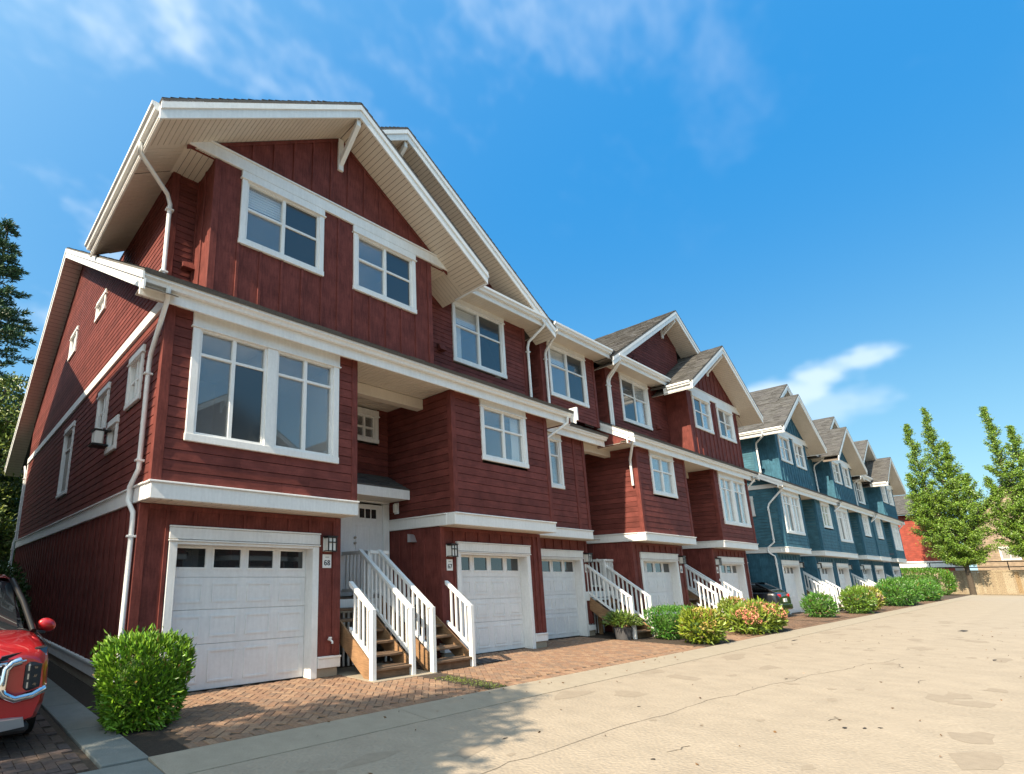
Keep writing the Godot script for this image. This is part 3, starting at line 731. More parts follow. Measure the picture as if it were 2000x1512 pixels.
func unit_b(n: Node3D, pal: Dictionary, lod: int, rake_end: bool) -> void:
	var m: Material = pal.v
	var xl := 6.12; var xr := 9.66
	var f0 := frame(Vector3(0, 0, 0), X)
	panel(n, f0, xl, xr, 0.33, 2.70, [[6.59, 9.21, 0.0, 2.2]], m)
	battens(n, f0, [6.52, 6.93, 7.34, 7.75, 8.16, 8.57, 8.98, 9.38], 0.36, 2.66, [[6.575, 9.225, 0.0, 2.405]], m, lod)
	bb(n, "corner_trim", m, Vector3(xl - 0.02, 0.3, -0.1), Vector3(xl + 0.115, 2.70, 0.024), 0.005)
	bb(n, "corner_trim", m, Vector3(xr - 0.115, 0.3, -0.1), Vector3(xr + 0.02, 2.70, 0.024), 0.005)
	bb(n, "frieze_trim", m, Vector3(xl + 0.115, 2.62, 0.0), Vector3(xr - 0.115, 2.70, 0.022), 0.004)
	garage(n, f0, 6.58, false, lod)
	for q in [[9.215, xr + 0.02], [xl - 0.02, 6.585]]:
		bb(n, "skirt_board", M.white, Vector3(q[0], 0.15, -0.1), Vector3(q[1], 0.30, 0.045), 0.006)
		bb(n, "skirt_cap", M.white, Vector3(q[0], 0.302, -0.1), Vector3(q[1], 0.335, 0.06), 0.006)
		bb(n, "footing", M.concrete, Vector3(q[0] + 0.02, 0.0, -0.1), Vector3(q[1] - 0.02, 0.15, 0.01), 0.006)
	strips(n, "overhang_soffit", Vector3(xl, 2.705, -0.02), Vector3(xr - xl, 0, 0), Vector3(0, 0, 0.48), 0.15)
	var f2 := frame(Vector3(0, 0, ZU), X)
	var wh := [7.07, 8.755, 4.21, 5.655]
	lap(n, f2, xl + 0.1, xr - 0.1, 2.968, 5.66, 0.17, [wh], pal, lod)
	window(n, f2, wh[0], wh[1], wh[2], wh[3], {"head": 0.17, "sill": 0.1, "cols": [0.5], "rows": [5.03], "curtain": [[0.8, 1.0]]}, lod)
	band(n, Vector3(xl - 0.05, 2.712, ZU - 0.2), Vector3(xr + 0.05, 2.938, ZU + 0.045), Vector3(0, 0, 1))
	for x in [xl, xr]:
		var s := -1.0 if x == xl else 1.0
		bb(n, "corner_trim", m, Vector3(x - (0.026 if s < 0 else 0.115), 2.967, ZU - 0.11), Vector3(x + (0.115 if s < 0 else 0.026), 5.66, ZU + 0.024), 0.005)
		var fs := frame(Vector3(x, 0, -1.72), ZV) if s < 0 else frame(Vector3(x, 0, ZU - 0.1), -ZV)
		lap(n, fs, 0.0, 1.72 + ZU - 0.11, 2.968, 5.66, 0.165, [], pal, lod)
		var fl := frame(Vector3(x, 0, -1.72), ZV) if s < 0 else frame(Vector3(x, 0, -0.05), -ZV)
		panel(n, fl, 0.0, 1.67, 0.0, 2.71, [], m)
		battens(n, fl, [0.4, 0.81, 1.22], 0.3, 2.7, [], m, lod)
		band(n, Vector3(x - (0.05 if s < 0 else 0.0), 2.712, -1.72), Vector3(x + (0.0 if s < 0 else 0.05), 2.938, ZU - 0.2), Vector3(s, 0, 0))
	front_eave(n, 5.0, 10.5, ZU)
	# porch recess between the two units
	var fr := frame(Vector3(0, 0, -1.70), X)
	lap(n, fr, 3.5, xl, 3.0, 5.7, 0.165, [[4.98, 5.80, 4.80, 5.62], [4.62, 6.1, 2.9, 3.5]], pal, lod)
	window(n, fr, 4.98, 5.80, 4.80, 5.62, {"depth": 0.6, "head": 0.15, "sill": 0.1, "side": 0.11, "cols": [0.5], "rows": [5.17]}, lod)
	strips(n, "porch_ceiling", Vector3(3.53, 5.67, -1.75), Vector3(xl - 3.53, 0, 0), Vector3(0, 0, 2.2))
	bb(n, "porch_beam", M.soffit, Vector3(3.53, 5.42, -0.62), Vector3(xl, 5.66, -0.42), 0.006)
	var dg := Geo.new()
	dg.bevel(Vector3(5.0, 1.28, -1.70), Vector3(5.90, 3.30, -1.655), 0.004)
	var dr := mi(n, "entry_door", dg.mesh(), M.door)
	bb(dr, "door_frame", M.white, Vector3(4.62, 1.26, -1.72), Vector3(4.99, 3.34, -1.63), 0.006)
	bb(dr, "door_frame", M.white, Vector3(5.905, 1.26, -1.72), Vector3(6.09, 3.34, -1.63), 0.006)
	bb(dr, "door_frame", M.white, Vector3(4.62, 3.345, -1.72), Vector3(6.09, 3.5, -1.62), 0.006)
	for k in 3: bb(dr, "pane", M.carglass, Vector3(5.22 + 0.17 * k, 2.98, -1.656), Vector3(5.36 + 0.17 * k, 3.19, -1.648), 0.003)
	for k in 2: bb(dr, "raised_panel", M.door, Vector3(5.1 + 0.4 * k, 1.42, -1.66), Vector3(5.4 + 0.4 * k, 2.8, -1.645), 0.006)
	for y in [2.52, 2.4]:
		var kg := Geo.new(); kg.tube([Vector3(5.08, y, -1.655), Vector3(5.08, y, -1.60)], 0.03, 10, 0.022)
		mi(dr, "door_knob", kg.mesh(), M.brass)
	# small roof over the entry door
	slope(n, "entry_roof", Vector3(4.3, 3.60, -0.9), Vector3(xl - 0.03 - 4.3, 0, 0), Vector3(0, 0.42, -0.8), 0.04)
	bb(n, "entry_roof_fascia", M.white, Vector3(4.3, 3.37, -0.93), Vector3(xl - 0.03, 3.585, -0.895), 0.006)
	strips(n, "entry_roof_soffit", Vector3(4.3, 3.38, -1.7), Vector3(xl - 0.03 - 4.3, 0, 0), Vector3(0, 0, 0.78))
	vent_hood(n, Vector3(xl - 0.07, 2.5, -0.85), M.silver)
	# third storey
	var f3 := frame(Vector3(0, 0, ZM), X)
	var w3 := [6.91, 8.925, 6.74, 8.49]
	lap(n, f3, 5.45, 9.80, 6.25, 8.49, 0.112, [w3], pal, lod)
	window(n, f3, w3[0], w3[1], w3[2], w3[3], {"head": 0.17, "sill": 0.1, "cols": [0.5], "rows": [7.75], "screen": 0, "blind": 0.3, "curtain": [[0.0, 0.2], [0.82, 1.0]]}, lod)
	bb(n, "corner_trim", m, Vector3(9.76, 6.2, ZM - 0.11), Vector3(9.886, 8.49, ZM + 0.024), 0.005)
	lap(n, frame(Vector3(9.86, 0, ZM - 0.1), -ZV), 0.0, 0.75, 6.2, 8.5, 0.112, [], pal, lod)
	vent_hood(n, Vector3(6.45, 6.95, ZM + 0.03), m)
	strips(n, "third_soffit", Vector3(6.0, 8.47, ZM - 0.03), Vector3(4.45, 0, 0), Vector3(0, 0, 0.55))
	gutter(n, Vector3(6.35, 8.53, 0.39), Vector3(10.05, 8.53, 0.39), ZV)
	bb(n, "eave_fascia", M.white, Vector3(6.3, 8.40, 0.35), Vector3(10.4, 8.58, 0.385), 0.005)
	slope(n, "pent_roof", Vector3(6.2, 8.62, 0.42), Vector3(3.9, 0, 0), Vector3(0, 0.33, -0.55), 0.03)
	downspout(n, [Vector3(10.02, 8.54, 0.45), Vector3(10.02, 8.40, 0.44), Vector3(9.90, 8.05, -0.02), Vector3(9.90, 7.9, -0.07), Vector3(9.90, 6.2, -0.07)])
	# wide gable behind the bay
	var cx := 4.97; var half := 5.5; var ye := 8.48; var yp := 11.85
	var gp := (yp - ye) / half
	lap(n, f3, 0.3, 9.9, 8.55, yp - 0.36, 0.112, [], pal, lod, func(v: float) -> Vector2: return Vector2(maxf(cx - (yp - 0.30 - v) / gp, cx - 1.2 if lod == 0 else -9.0), cx + (yp - 0.30 - v) / gp))
	gable(n, cx, half, ye, yp, 0.5, -8.0, ZM - 0.03, 0.6, -99.0, 2.5)
	var ring := Geo.new()
	for k in 20:
		var a0 := TAU * k / 20.0; var a1 := TAU * (k + 1) / 20.0
		for q in [[0.17, 0.25]]:
			ring.hexa([Vector3(7.55 + cos(a0) * q[0], 9.15 + sin(a0) * q[0], ZM + 0.01), Vector3(7.55 + cos(a0) * q[1], 9.15 + sin(a0) * q[1], ZM + 0.01), Vector3(7.55 + cos(a1) * q[1], 9.15 + sin(a1) * q[1], ZM + 0.01), Vector3(7.55 + cos(a1) * q[0], 9.15 + sin(a1) * q[0], ZM + 0.01), Vector3(7.55 + cos(a0) * q[0], 9.15 + sin(a0) * q[0], ZM + 0.05), Vector3(7.55 + cos(a0) * q[1], 9.15 + sin(a0) * q[1], ZM + 0.05), Vector3(7.55 + cos(a1) * q[1], 9.15 + sin(a1) * q[1], ZM + 0.05), Vector3(7.55 + cos(a1) * q[0], 9.15 + sin(a1) * q[0], ZM + 0.05)])
	var rv := mi(n, "round_vent", ring.mesh(), m)
	for k in 4: bb(rv, "louvre", m, Vector3(7.38, 9.03 + 0.07 * k, ZM + 0.015), Vector3(7.72, 9.05 + 0.07 * k, ZM + 0.04), 0.003)
	main_roof(n, 5.0, 10.5, 0.82, 5.90, true)
	if rake_end:
		for bd in [[0.04, 0.15, 10.5, "rake_fascia"], [0.14, 0.31, 10.475, "rake_board"]]:
			var g := Geo.new()
			var d := 1.5
			g.prism(PackedVector2Array([Vector2(0.86, 5.88 - bd[0]), Vector2(0.82 - d, 5.90 + d * ROOFP - bd[0]), Vector2(0.82 - d, 5.90 + d * ROOFP - bd[1]), Vector2(0.86, 5.88 - bd[1])]), Transform3D(Basis(ZV, Y, -X), Vector3(bd[2], 0, 0)), 0.03)
			mi(n, bd[3], g.mesh(), M.white)
		var rw := Geo.new()
		rw.prism(PackedVector2Array([Vector2(0.70, 5.6), Vector2(-0.9, 5.6), Vector2(-0.9, 6.75), Vector2(0.70, 5.85)]), Transform3D(Basis(ZV, Y, -X), Vector3(10.44, 0, 0)), 0.03)
		mi(n, "rake_wall", rw.mesh(), m)
	strips(n, "rake_soffit", Vector3(xr, 5.62, -0.9), Vector3(0, 0, 1.52), Vector3(0.8, 0, 0))
	downspout(n, [Vector3(10.3, 5.76, 0.72), Vector3(10.3, 5.6, 0.70), Vector3(9.86, 5.2, 0.36), Vector3(9.74, 5.1, 0.30), Vector3(9.74, 4.4, 0.3)])
	core(n, [[Vector3(xl + 0.03, 0, -14.2), Vector3(xr - 0.03, 2.68, -0.36)], [Vector3(xl + 0.03, 2.72, -14.2), Vector3(xr - 0.03, 5.9, -2.0)], [Vector3(3.45, 0, -14.2), Vector3(xl + 0.1, 5.9, -2.35)], [Vector3(5.4, 5.95, -9.0), Vector3(9.83, 8.5, -2.5)], [Vector3(1.2, 8.5, -7.9), Vector3(8.7, 9.0, ZM - 0.05)], [Vector3(4.0, 9.0, -7.9), Vector3(6.0, 10.8, ZM - 0.05)]])

func unit_c(n: Node3D, pal: Dictionary) -> void:
	var m: Material = pal.v
	var zl := -0.70; var zu := -0.25
	var f0 := frame(Vector3(0, 0, zl), X)
	panel(n, f0, 9.7, 13.1, 0.33, 2.71, [[10.19, 12.75, 0.0, 2.2]], m)
	battens(n, f0, [10.55, 10.96, 11.37, 11.78, 12.19, 12.6, 12.98], 0.36, 2.68, [[10.1, 12.78, 0.0, 2.405]], m, 0)
	garage(n, f0, 10.14, true, 0)
	for q in [[9.70, 10.14], [12.77, 13.1]]:
		bb(n, "skirt_board", M.white, Vector3(q[0], 0.15, zl - 0.1), Vector3(q[1], 0.30, zl + 0.045), 0.006)
		bb(n, "footing", M.concrete, Vector3(q[0], 0.0, zl - 0.1), Vector3(q[1], 0.15, zl + 0.01), 0.006)
	strips(n, "overhang_soffit", Vector3(9.7, 2.705, zl - 0.02), Vector3(3.4, 0, 0), Vector3(0, 0, 0.46), 0.15)
	var f2 := frame(Vector3(0, 0, zu), X)
	var wn := [10.72, 11.38, 4.05, 5.62]
	lap(n, f2, 9.7, 12.55, 2.968, 5.66, 0.165, [wn], pal, 0)
	window(n, f2, wn[0], wn[1], wn[2], wn[3], {"head": 0.17, "sill": 0.1, "rows": [5.0]}, 0)
	bb(n, "corner_trim", m, Vector3(12.0, 2.967, zu - 0.11), Vector3(12.13, 5.66, zu + 0.027), 0.005)
	band(n, Vector3(9.72, 2.712, zu - 0.2), Vector3(12.65, 2.938, zu + 0.045), Vector3(0, 0, 1))
	bb(n, "corner_trim", m, Vector3(12.50, 2.967, zu - 0.11), Vector3(12.626, 5.66, zu + 0.027), 0.005)
	front_eave(n, 10.5, 13.55, zu)
	main_roof(n, 10.5, 13.55, zu + 0.37, 5.90, true)
	bb(n, "roof_flashing", M.white, Vector3(10.46, 5.66, 0.2), Vector3(10.52, 6.02, 0.9), 0.004)
	# third storey
	var f3 := frame(Vector3(0, 0, ZM), X)
	var w3 := [10.96, 12.97, 6.74, 8.49]
	lap(n, f3, 10.6, 13.5, 6.2, 8.49, 0.112, [w3], pal, 0)
	window(n, f3, w3[0], w3[1], w3[2], w3[3], {"head": 0.17, "sill": 0.1, "cols": [0.5], "rows": [7.75], "blind": 0.28, "screen": 0, "curtain": [[0.84, 1.0]]}, 0)
	for x in [10.57, 13.42]: bb(n, "corner_trim", m, Vector3(x, 6.2, ZM - 0.11), Vector3(x + 0.12, 8.49, ZM + 0.024), 0.005)
	lap(n, frame(Vector3(10.58, 0, -0.95), ZV), 0.0, 0.7, 6.2, 8.5, 0.112, [], pal, 0)
	for q in [[9.8, 10.6], [13.5, 14.3]]: lap(n, frame(Vector3(0, 0, -0.9), X), q[0], q[1], 6.2, 8.5, 0.112, [], pal, 0)
	strips(n, "third_soffit", Vector3(10.46, 8.47, ZM - 0.75), Vector3(3.2, 0, 0), Vector3(0, 0, 1.27))
	gutter(n, Vector3(10.47, 8.53, 0.39), Vector3(13.63, 8.53, 0.39), ZV)
	bb(n, "eave_fascia", M.white, Vector3(10.47, 8.40, 0.35), Vector3(13.63, 8.58, 0.385), 0.005)
	slope(n, "top_roof", Vector3(10.2, 8.66, 0.46), Vector3(3.7, 0, 0), Vector3(0, 3.2, -6.2), 0.05)
	downspout(n, [Vector3(10.62, 8.54, 0.45), Vector3(10.62, 8.40, 0.44), Vector3(10.72, 8.02, -0.02), Vector3(10.74, 7.9, -0.07), Vector3(10.74, 6.2, -0.07)])
	downspout(n, [Vector3(14.15, 8.54, 0.45), Vector3(14.15, 8.40, 0.44), Vector3(14.30, 8.02, -0.02), Vector3(14.32, 7.9, -0.07), Vector3(14.32, 6.2, -0.07)])
	# porch recess to the right
	var fr := frame(Vector3(0, 0, -2.2), X)
	lap(n, fr, 12.5, 14.5, 3.0, 5.7, 0.165, [], pal, 0)
	strips(n, "porch_ceiling", Vector3(12.6, 5.67, -2.2), Vector3(1.8, 0, 0), Vector3(0, 0, 2.05))
	bb(n, "porch_beam", M.soffit, Vector3(12.6, 5.42, -0.55), Vector3(14.42, 5.66, -0.35), 0.006)
	var dg := Geo.new(); dg.bevel(Vector3(13.2, 1.28, -2.2), Vector3(14.1, 3.30, -2.15), 0.004)
	var dr := mi(n, "entry_door", dg.mesh(), M.door)
	for q in [[13.0, 13.19], [14.11, 14.3]]: bb(dr, "door_frame", M.white, Vector3(q[0], 1.26, -2.22), Vector3(q[1], 3.4, -2.13), 0.006)
	lap(n, frame(Vector3(12.6, 0, zu - 0.1), -ZV), 0.0, 1.85, 2.968, 5.66, 0.165, [], pal, 1)
	core(n, [[Vector3(9.6, 0, -14.2), Vector3(13.08, 2.68, zl - 0.36)], [Vector3(9.7, 2.72, -14.2), Vector3(12.57, 5.9, -2.6)], [Vector3(12.4, 0, -14.2), Vector3(14.6, 5.9, -2.3)], [Vector3(9.9, 5.95, -9), Vector3(14.2, 8.5, -2.6)]])

# ------------------------------------------------------------------ stairs, lamps, signs
func railing(parent: Node, x: float, za: float, ya: float, zb: float, yb: float, n: int, post_a: float, post_b: float) -> void:   # from the low end (za, ya) to the high end; heights are those of the walking line
	var top := Geo.new()
	var w := 0.045
	top.hexa([Vector3(x - w, ya + 0.88, za), Vector3(x + w, ya + 0.88, za), Vector3(x + w, yb + 0.88, zb), Vector3(x - w, yb + 0.88, zb), Vector3(x - w, ya + 0.95, za), Vector3(x + w, ya + 0.95, za), Vector3(x + w, yb + 0.95, zb), Vector3(x - w, yb + 0.95, zb)])
	var r := mi(parent, "railing", top.mesh(), M.white)
	var low := Geo.new()
	low.hexa([Vector3(x - 0.03, ya + 0.11, za), Vector3(x + 0.03, ya + 0.11, za), Vector3(x + 0.03, yb + 0.11, zb), Vector3(x - 0.03, yb + 0.11, zb), Vector3(x - 0.03, ya + 0.17, za), Vector3(x + 0.03, ya + 0.17, za), Vector3(x + 0.03, yb + 0.17, zb), Vector3(x - 0.03, yb + 0.17, zb)])
	mi(r, "bottom_rail", low.mesh(), M.white)
	for k in n:
		var t := (k + 1.0) / (n + 1.0)
		var z := lerpf(za, zb, t); var y := lerpf(ya, yb, t)
		bb(r, "baluster", M.white, Vector3(x - 0.02, y + 0.14, z - 0.02), Vector3(x + 0.02, y + 0.9, z + 0.02), 0.003)
	if post_a >= 0.0: bb(r, "post", M.white, Vector3(x - 0.045, ya + 0.15 - post_a, za - 0.045), Vector3(x + 0.045, ya + 0.94, za + 0.045), 0.006)
	if post_b >= 0.0: bb(r, "post", M.white, Vector3(x - 0.045, yb + 0.15 - post_b, zb - 0.045), Vector3(x + 0.045, yb + 1.0, zb + 0.045), 0.006)
func stairs(x0: float, x1: float, zf: float, left_to: float, right_to: float, label: String) -> Node3D:
	var t := thing("entry_stairs", label, "stairs", "entry stairs of the townhouses", Vector3((x0 + x1) / 2.0, 0, zf))
	var h := (x1 - x0) / 2.0
	var rise := 0.18; var run := 0.25
	for k in 6:
		bb(t, "tread", M.tread, Vector3(-h + 0.03, rise * (k + 1) - 0.045, -run * (k + 1) + 0.01), Vector3(h - 0.03, rise * (k + 1), -run * k + 0.035), 0.008)
	bb(t, "first_riser", M.tread, Vector3(-h + 0.04, 0.0, -0.06), Vector3(h - 0.04, 0.13, -0.03), 0.004)
	for k in 7: bb(t, "lattice_bar", M.white, Vector3(-h + 0.1 + (2.0 * h - 0.2) * k / 6.0 - 0.02, 0.02, -1.46), Vector3(-h + 0.1 + (2.0 * h - 0.2) * k / 6.0 + 0.02, 1.0, -1.43), 0.004)
	for s in [-1.0, 1.0]:
		var g := Geo.new()
		var x: float = s * (h - 0.012)
		g.prism(PackedVector2Array([Vector2(0.02, 0.0), Vector2(0.02, 0.2), Vector2(-1.5, 1.28), Vector2(-1.5, 0.9), Vector2(-0.22, 0.0)]), Transform3D(Basis(ZV, Y, -X), Vector3(x + 0.018, 0, 0)), 0.036)
		mi(t, "stringer", g.mesh(), M.stringer)
	railing(t, -h, 0.0, 0.18, -left_to, 0.18 + left_to * rise / run, int(left_to / 0.13), 0.33, -1.0)
	railing(t, h, 0.0, 0.18, -right_to, 0.18 + right_to * rise / run, int(right_to / 0.13), 0.33, -1.0)
	return t
func landing(x0: float, x1: float, xd: float, label: String) -> Node3D:
	var t := thing("porch_landing", label, "porch", "porch landings between the townhouses", Vector3(x0, 0, -1.65))
	var w := x1 - x0
	for k in 6: bb(t, "deck_board", M.tread, Vector3(0.01, 1.20, 0.02 + 0.155 * k), Vector3(w - 0.01, 1.24, 0.165 + 0.155 * k), 0.004)
	bb(t, "deck_fascia", M.white, Vector3(0.01, 0.98, 0.955), Vector3(w - 0.01, 1.235, 0.985), 0.004)
	for x in [0.1, w / 2.0, w - 0.1]: bb(t, "deck_post", M.stringer, Vector3(x - 0.045, 0.0, 0.86), Vector3(x + 0.045, 1.2, 0.95), 0.005)
	railing(t, xd - x0, 0.95, 1.24, 0.05, 1.24, 6, 0.15, -1.0)
	var fr := Geo.new()
	var a := xd - x0 - 0.02; var b := a + 0.5
	fr.bevel(Vector3(a, 2.12, 0.93), Vector3(b, 2.19, 1.02), 0.006)
	var r := mi(t, "front_railing", fr.mesh(), M.white)
	bb(r, "bottom_rail", M.white, Vector3(a, 1.35, 0.945), Vector3(b, 1.41, 1.005), 0.004)
	for k in 5: bb(r, "baluster", M.white, Vector3(a + 0.03 + 0.105 * k, 1.38, 0.955), Vector3(a + 0.07 + 0.105 * k, 2.13, 0.995), 0.003)
	return t
func lantern(at: Vector3, label: String) -> Node3D:
	var t := thing("wall_lantern", label, "lantern", "wall lanterns beside the garages", at)
	bb(t, "back_plate", M.opal, Vector3(-0.1, -0.13, 0.0), Vector3(0.1, 0.13, 0.02), 0.004)
	bb(t, "shade", M.opal, Vector3(-0.075, -0.115, 0.03), Vector3(0.075, 0.105, 0.15), 0.006)
	for x in [-0.085, 0.0, 0.085]:
		bb(t, "cage_bar", M.black, Vector3(x - 0.009, -0.125, 0.15), Vector3(x + 0.009, 0.115, 0.168), 0.002)
	for y in [-0.125, 0.03, 0.115]: bb(t, "cage_bar", M.black, Vector3(-0.095, y - 0.009, 0.147), Vector3(0.095, y + 0.009, 0.171), 0.002)
	for x in [-0.09, 0.09]:
		for y in [-0.12, 0.115]: bb(t, "cage_arm", M.black, Vector3(x - 0.009, y - 0.009, 0.0), Vector3(x + 0.009, y + 0.009, 0.15), 0.002)
	bb(t, "cap", M.black, Vector3(-0.11, 0.126, 0.0), Vector3(0.11, 0.145, 0.18), 0.004)
	return t
func number_sign(at: Vector3, digits: String, label: String) -> Node3D:
	var t := thing("house_number_sign", label, "sign", "house number signs", at)
	bb(t, "plate", M.plate, Vector3(-0.092, -0.118, 0.0), Vector3(0.092, 0.118, 0.012), 0.004)
	bb(t, "top_rule", M.ink, Vector3(-0.04, 0.066, 0.0122), Vector3(0.04, 0.074, 0.0135), 0.0005)
	var tm := TextMesh.new()
	tm.text = digits; tm.font_size = 48; tm.pixel_size = 0.0026; tm.depth = 0.002
	var f := SystemFont.new(); f.font_names = PackedStringArray(["Droid Sans"]); f.font_weight = 700
	tm.font = f
	mi(t, "digits", tm, M.ink, Transform3D(Basis(), Vector3(0, -0.03, 0.0135)))
	return t

# ------------------------------------------------------------------ plants
func leaf(g: Geo, p: Vector3, d: Vector3, l: float, w: float, fold := 0.25) -> void:
	var s := d.cross(Vector3(rng.randf_range(-1, 1), rng.randf_range(-1, 1), rng.randf_range(-1, 1))).normalized()
	var u := s.cross(d)
	var m := p + d * l * 0.45 + u * w * fold
	var tip := p + d * l
	g.tri(p, m + s * w * 0.5, tip); g.tri(p, tip, m - s * w * 0.5)
func leafcol(base: Array, spread: float) -> Color:
	var k := rng.randf_range(1.0 - spread, 1.0 + spread)
	var y := rng.randf_range(-0.25, 0.35)
	return Color(base[0] * k * (1.0 + y * 0.8), base[1] * k * (1.0 + y * 0.3), base[2] * k)
func sphere_dir() -> Vector3:
	var z := rng.randf_range(-1, 1); var a := rng.randf() * TAU
	var r := sqrt(1.0 - z * z)
	return Vector3(cos(a) * r, z, sin(a) * r)
func bush(called: String, label: String, at: Vector3, size: Vector3, n: int, ll: float, col: Array, boxy: float, group := "", flowers := 0, fcol := [], rough := 0.06) -> Node3D:
	var t := thing(called, label, "shrub", group, at)
	var inner := Geo.new()
	var g := Geo.new()
	var h := size / 2.0
	var noise := FastNoiseLite.new(); noise.seed = int(at.x * 37 + at.z * 11); noise.frequency = 1.6
	var surf := func(dv: Vector3) -> float:
		var q := Vector3(absf(dv.x), absf(dv.y), absf(dv.z))
		var p := boxy
		return 1.0 / pow(pow(q.x, p) + pow(q.y, p) + pow(q.z, p), 1.0 / p)
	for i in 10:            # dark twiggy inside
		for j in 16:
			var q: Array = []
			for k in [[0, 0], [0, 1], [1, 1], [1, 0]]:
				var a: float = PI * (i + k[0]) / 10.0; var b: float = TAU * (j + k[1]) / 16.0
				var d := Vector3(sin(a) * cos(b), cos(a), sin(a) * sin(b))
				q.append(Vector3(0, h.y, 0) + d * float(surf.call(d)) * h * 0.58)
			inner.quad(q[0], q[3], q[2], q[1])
	for k in n:
		var d := sphere_dir()
		var r: float = surf.call(d)
		var w := noise.get_noise_3dv(d * 2.0) * rough * 2.0
		var depth := pow(rng.randf(), 2.2) * 0.26
		var p := Vector3(0, h.y, 0) + d * r * h * (1.0 - depth + w)
		if p.y < 0.02: p.y = rng.randf_range(0.02, 0.1)
		if boxy > 4.5:
			var tp := lerpf(0.74, 1.04, clampf(p.y / size.y, 0, 1))
			p.x *= tp; p.z *= tp
		var nrm := (Vector3(d.x / h.x, d.y / h.y, d.z / h.z)).normalized()
		if rng.randf() < 0.035: p += nrm * rng.randf_range(0.02, 0.10) + Vector3(0, rng.randf() * 0.05, 0)     # stray shoots
		g.col = leafcol(col, 0.45)
		if rng.randf() < 0.02: g.col = Color(0.22, 0.14, 0.04)
		leaf(g, p, (nrm * 0.8 + sphere_dir() * 0.75 + Vector3(0, 0.65, 0)).normalized(), ll * rng.randf_range(0.5, 1.45), ll * 0.38)
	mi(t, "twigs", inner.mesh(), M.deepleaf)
	stuff(mi(t, "foliage", g.mesh(), M.leaf))
	for k in flowers:
		var d := sphere_dir()
		d.y = absf(d.y) * 0.9; d.z = absf(d.z); d = d.normalized()
		var c := Vector3(0, h.y, 0) + d * float(surf.call(d)) * h * 0.98
		var fg := Geo.new()
		var fr := rng.randf_range(0.07, 0.13)
		for i in 70:
			var e := sphere_dir()
			var k2 := rng.randf_range(0.7, 1.2)
			fg.col = Color(fcol[0] * k2, fcol[1] * k2 * rng.randf_range(0.8, 1.3), fcol[2] * k2)
			leaf(fg, c + e * fr, (e + sphere_dir() * 0.8).normalized(), 0.045, 0.04)
		mi(t, "flower_head", fg.mesh(), M.petal)
	return t
# crown: array of [centre, radii, leaf count]
func tree(called: String, label: String, at: Vector3, height: float, trunk_r: float, lobes: Array, ll: float, col: Array, lean := Vector3.ZERO, group := "") -> Node3D:
	var t := thing(called, label, "tree", group, at)
	var tr := Geo.new()
	var pts := []
	for k in 7: pts.append(Vector3(sin(k * 1.3) * 0.05 * k, height * 0.92 * k / 6.0, cos(k * 1.7) * 0.05 * k) + lean * pow(k / 6.0, 1.3))
	tr.tube(pts, trunk_r, 9, trunk_r * 0.12)
	var trunk := mi(t, "trunk", tr.mesh(), M.bark)
	var g := Geo.new()
	var limbs := Geo.new()
	for lb in lobes:
		var c: Vector3 = lb[0]; var r: Vector3 = lb[1]; var n: int = lb[2]
		n = int(n * 2.1)
		var clusters := maxi(26, n / 75)
		for q in clusters:
			var d := sphere_dir()
			var cc := c + d * r * pow(rng.randf(), 0.45)
			if q % 3 == 0:
				var y0 := clampf(cc.y - r.y * 0.45, height * 0.12, height * 0.85)
				var root := lean * pow(y0 / height, 1.3) + Vector3(0, y0, 0)
				limbs.tube([root, root.lerp(cc, 0.5) + Vector3(0, -0.05, 0), cc], trunk_r * 0.22, 4, 0.008)
			var cr := rng.randf_range(0.45, 1.0) * minf(r.x, r.y) * 0.32
			for k in n / clusters:
				var e := sphere_dir()
				var p := cc + e * cr * pow(rng.randf(), 0.5) * Vector3(1, 0.8, 1)
				g.col = leafcol(col, 0.4)
				leaf(g, p, (e + sphere_dir() * 0.8 + Vector3(0, 0.2, 0)).normalized(), ll * rng.randf_range(0.7, 1.3), ll * 0.6)
	if limbs.v.size() > 0: mi(trunk, "limbs", limbs.mesh(), M.bark)
	stuff(mi(t, "crown", g.mesh(), M.leaf))
	return t
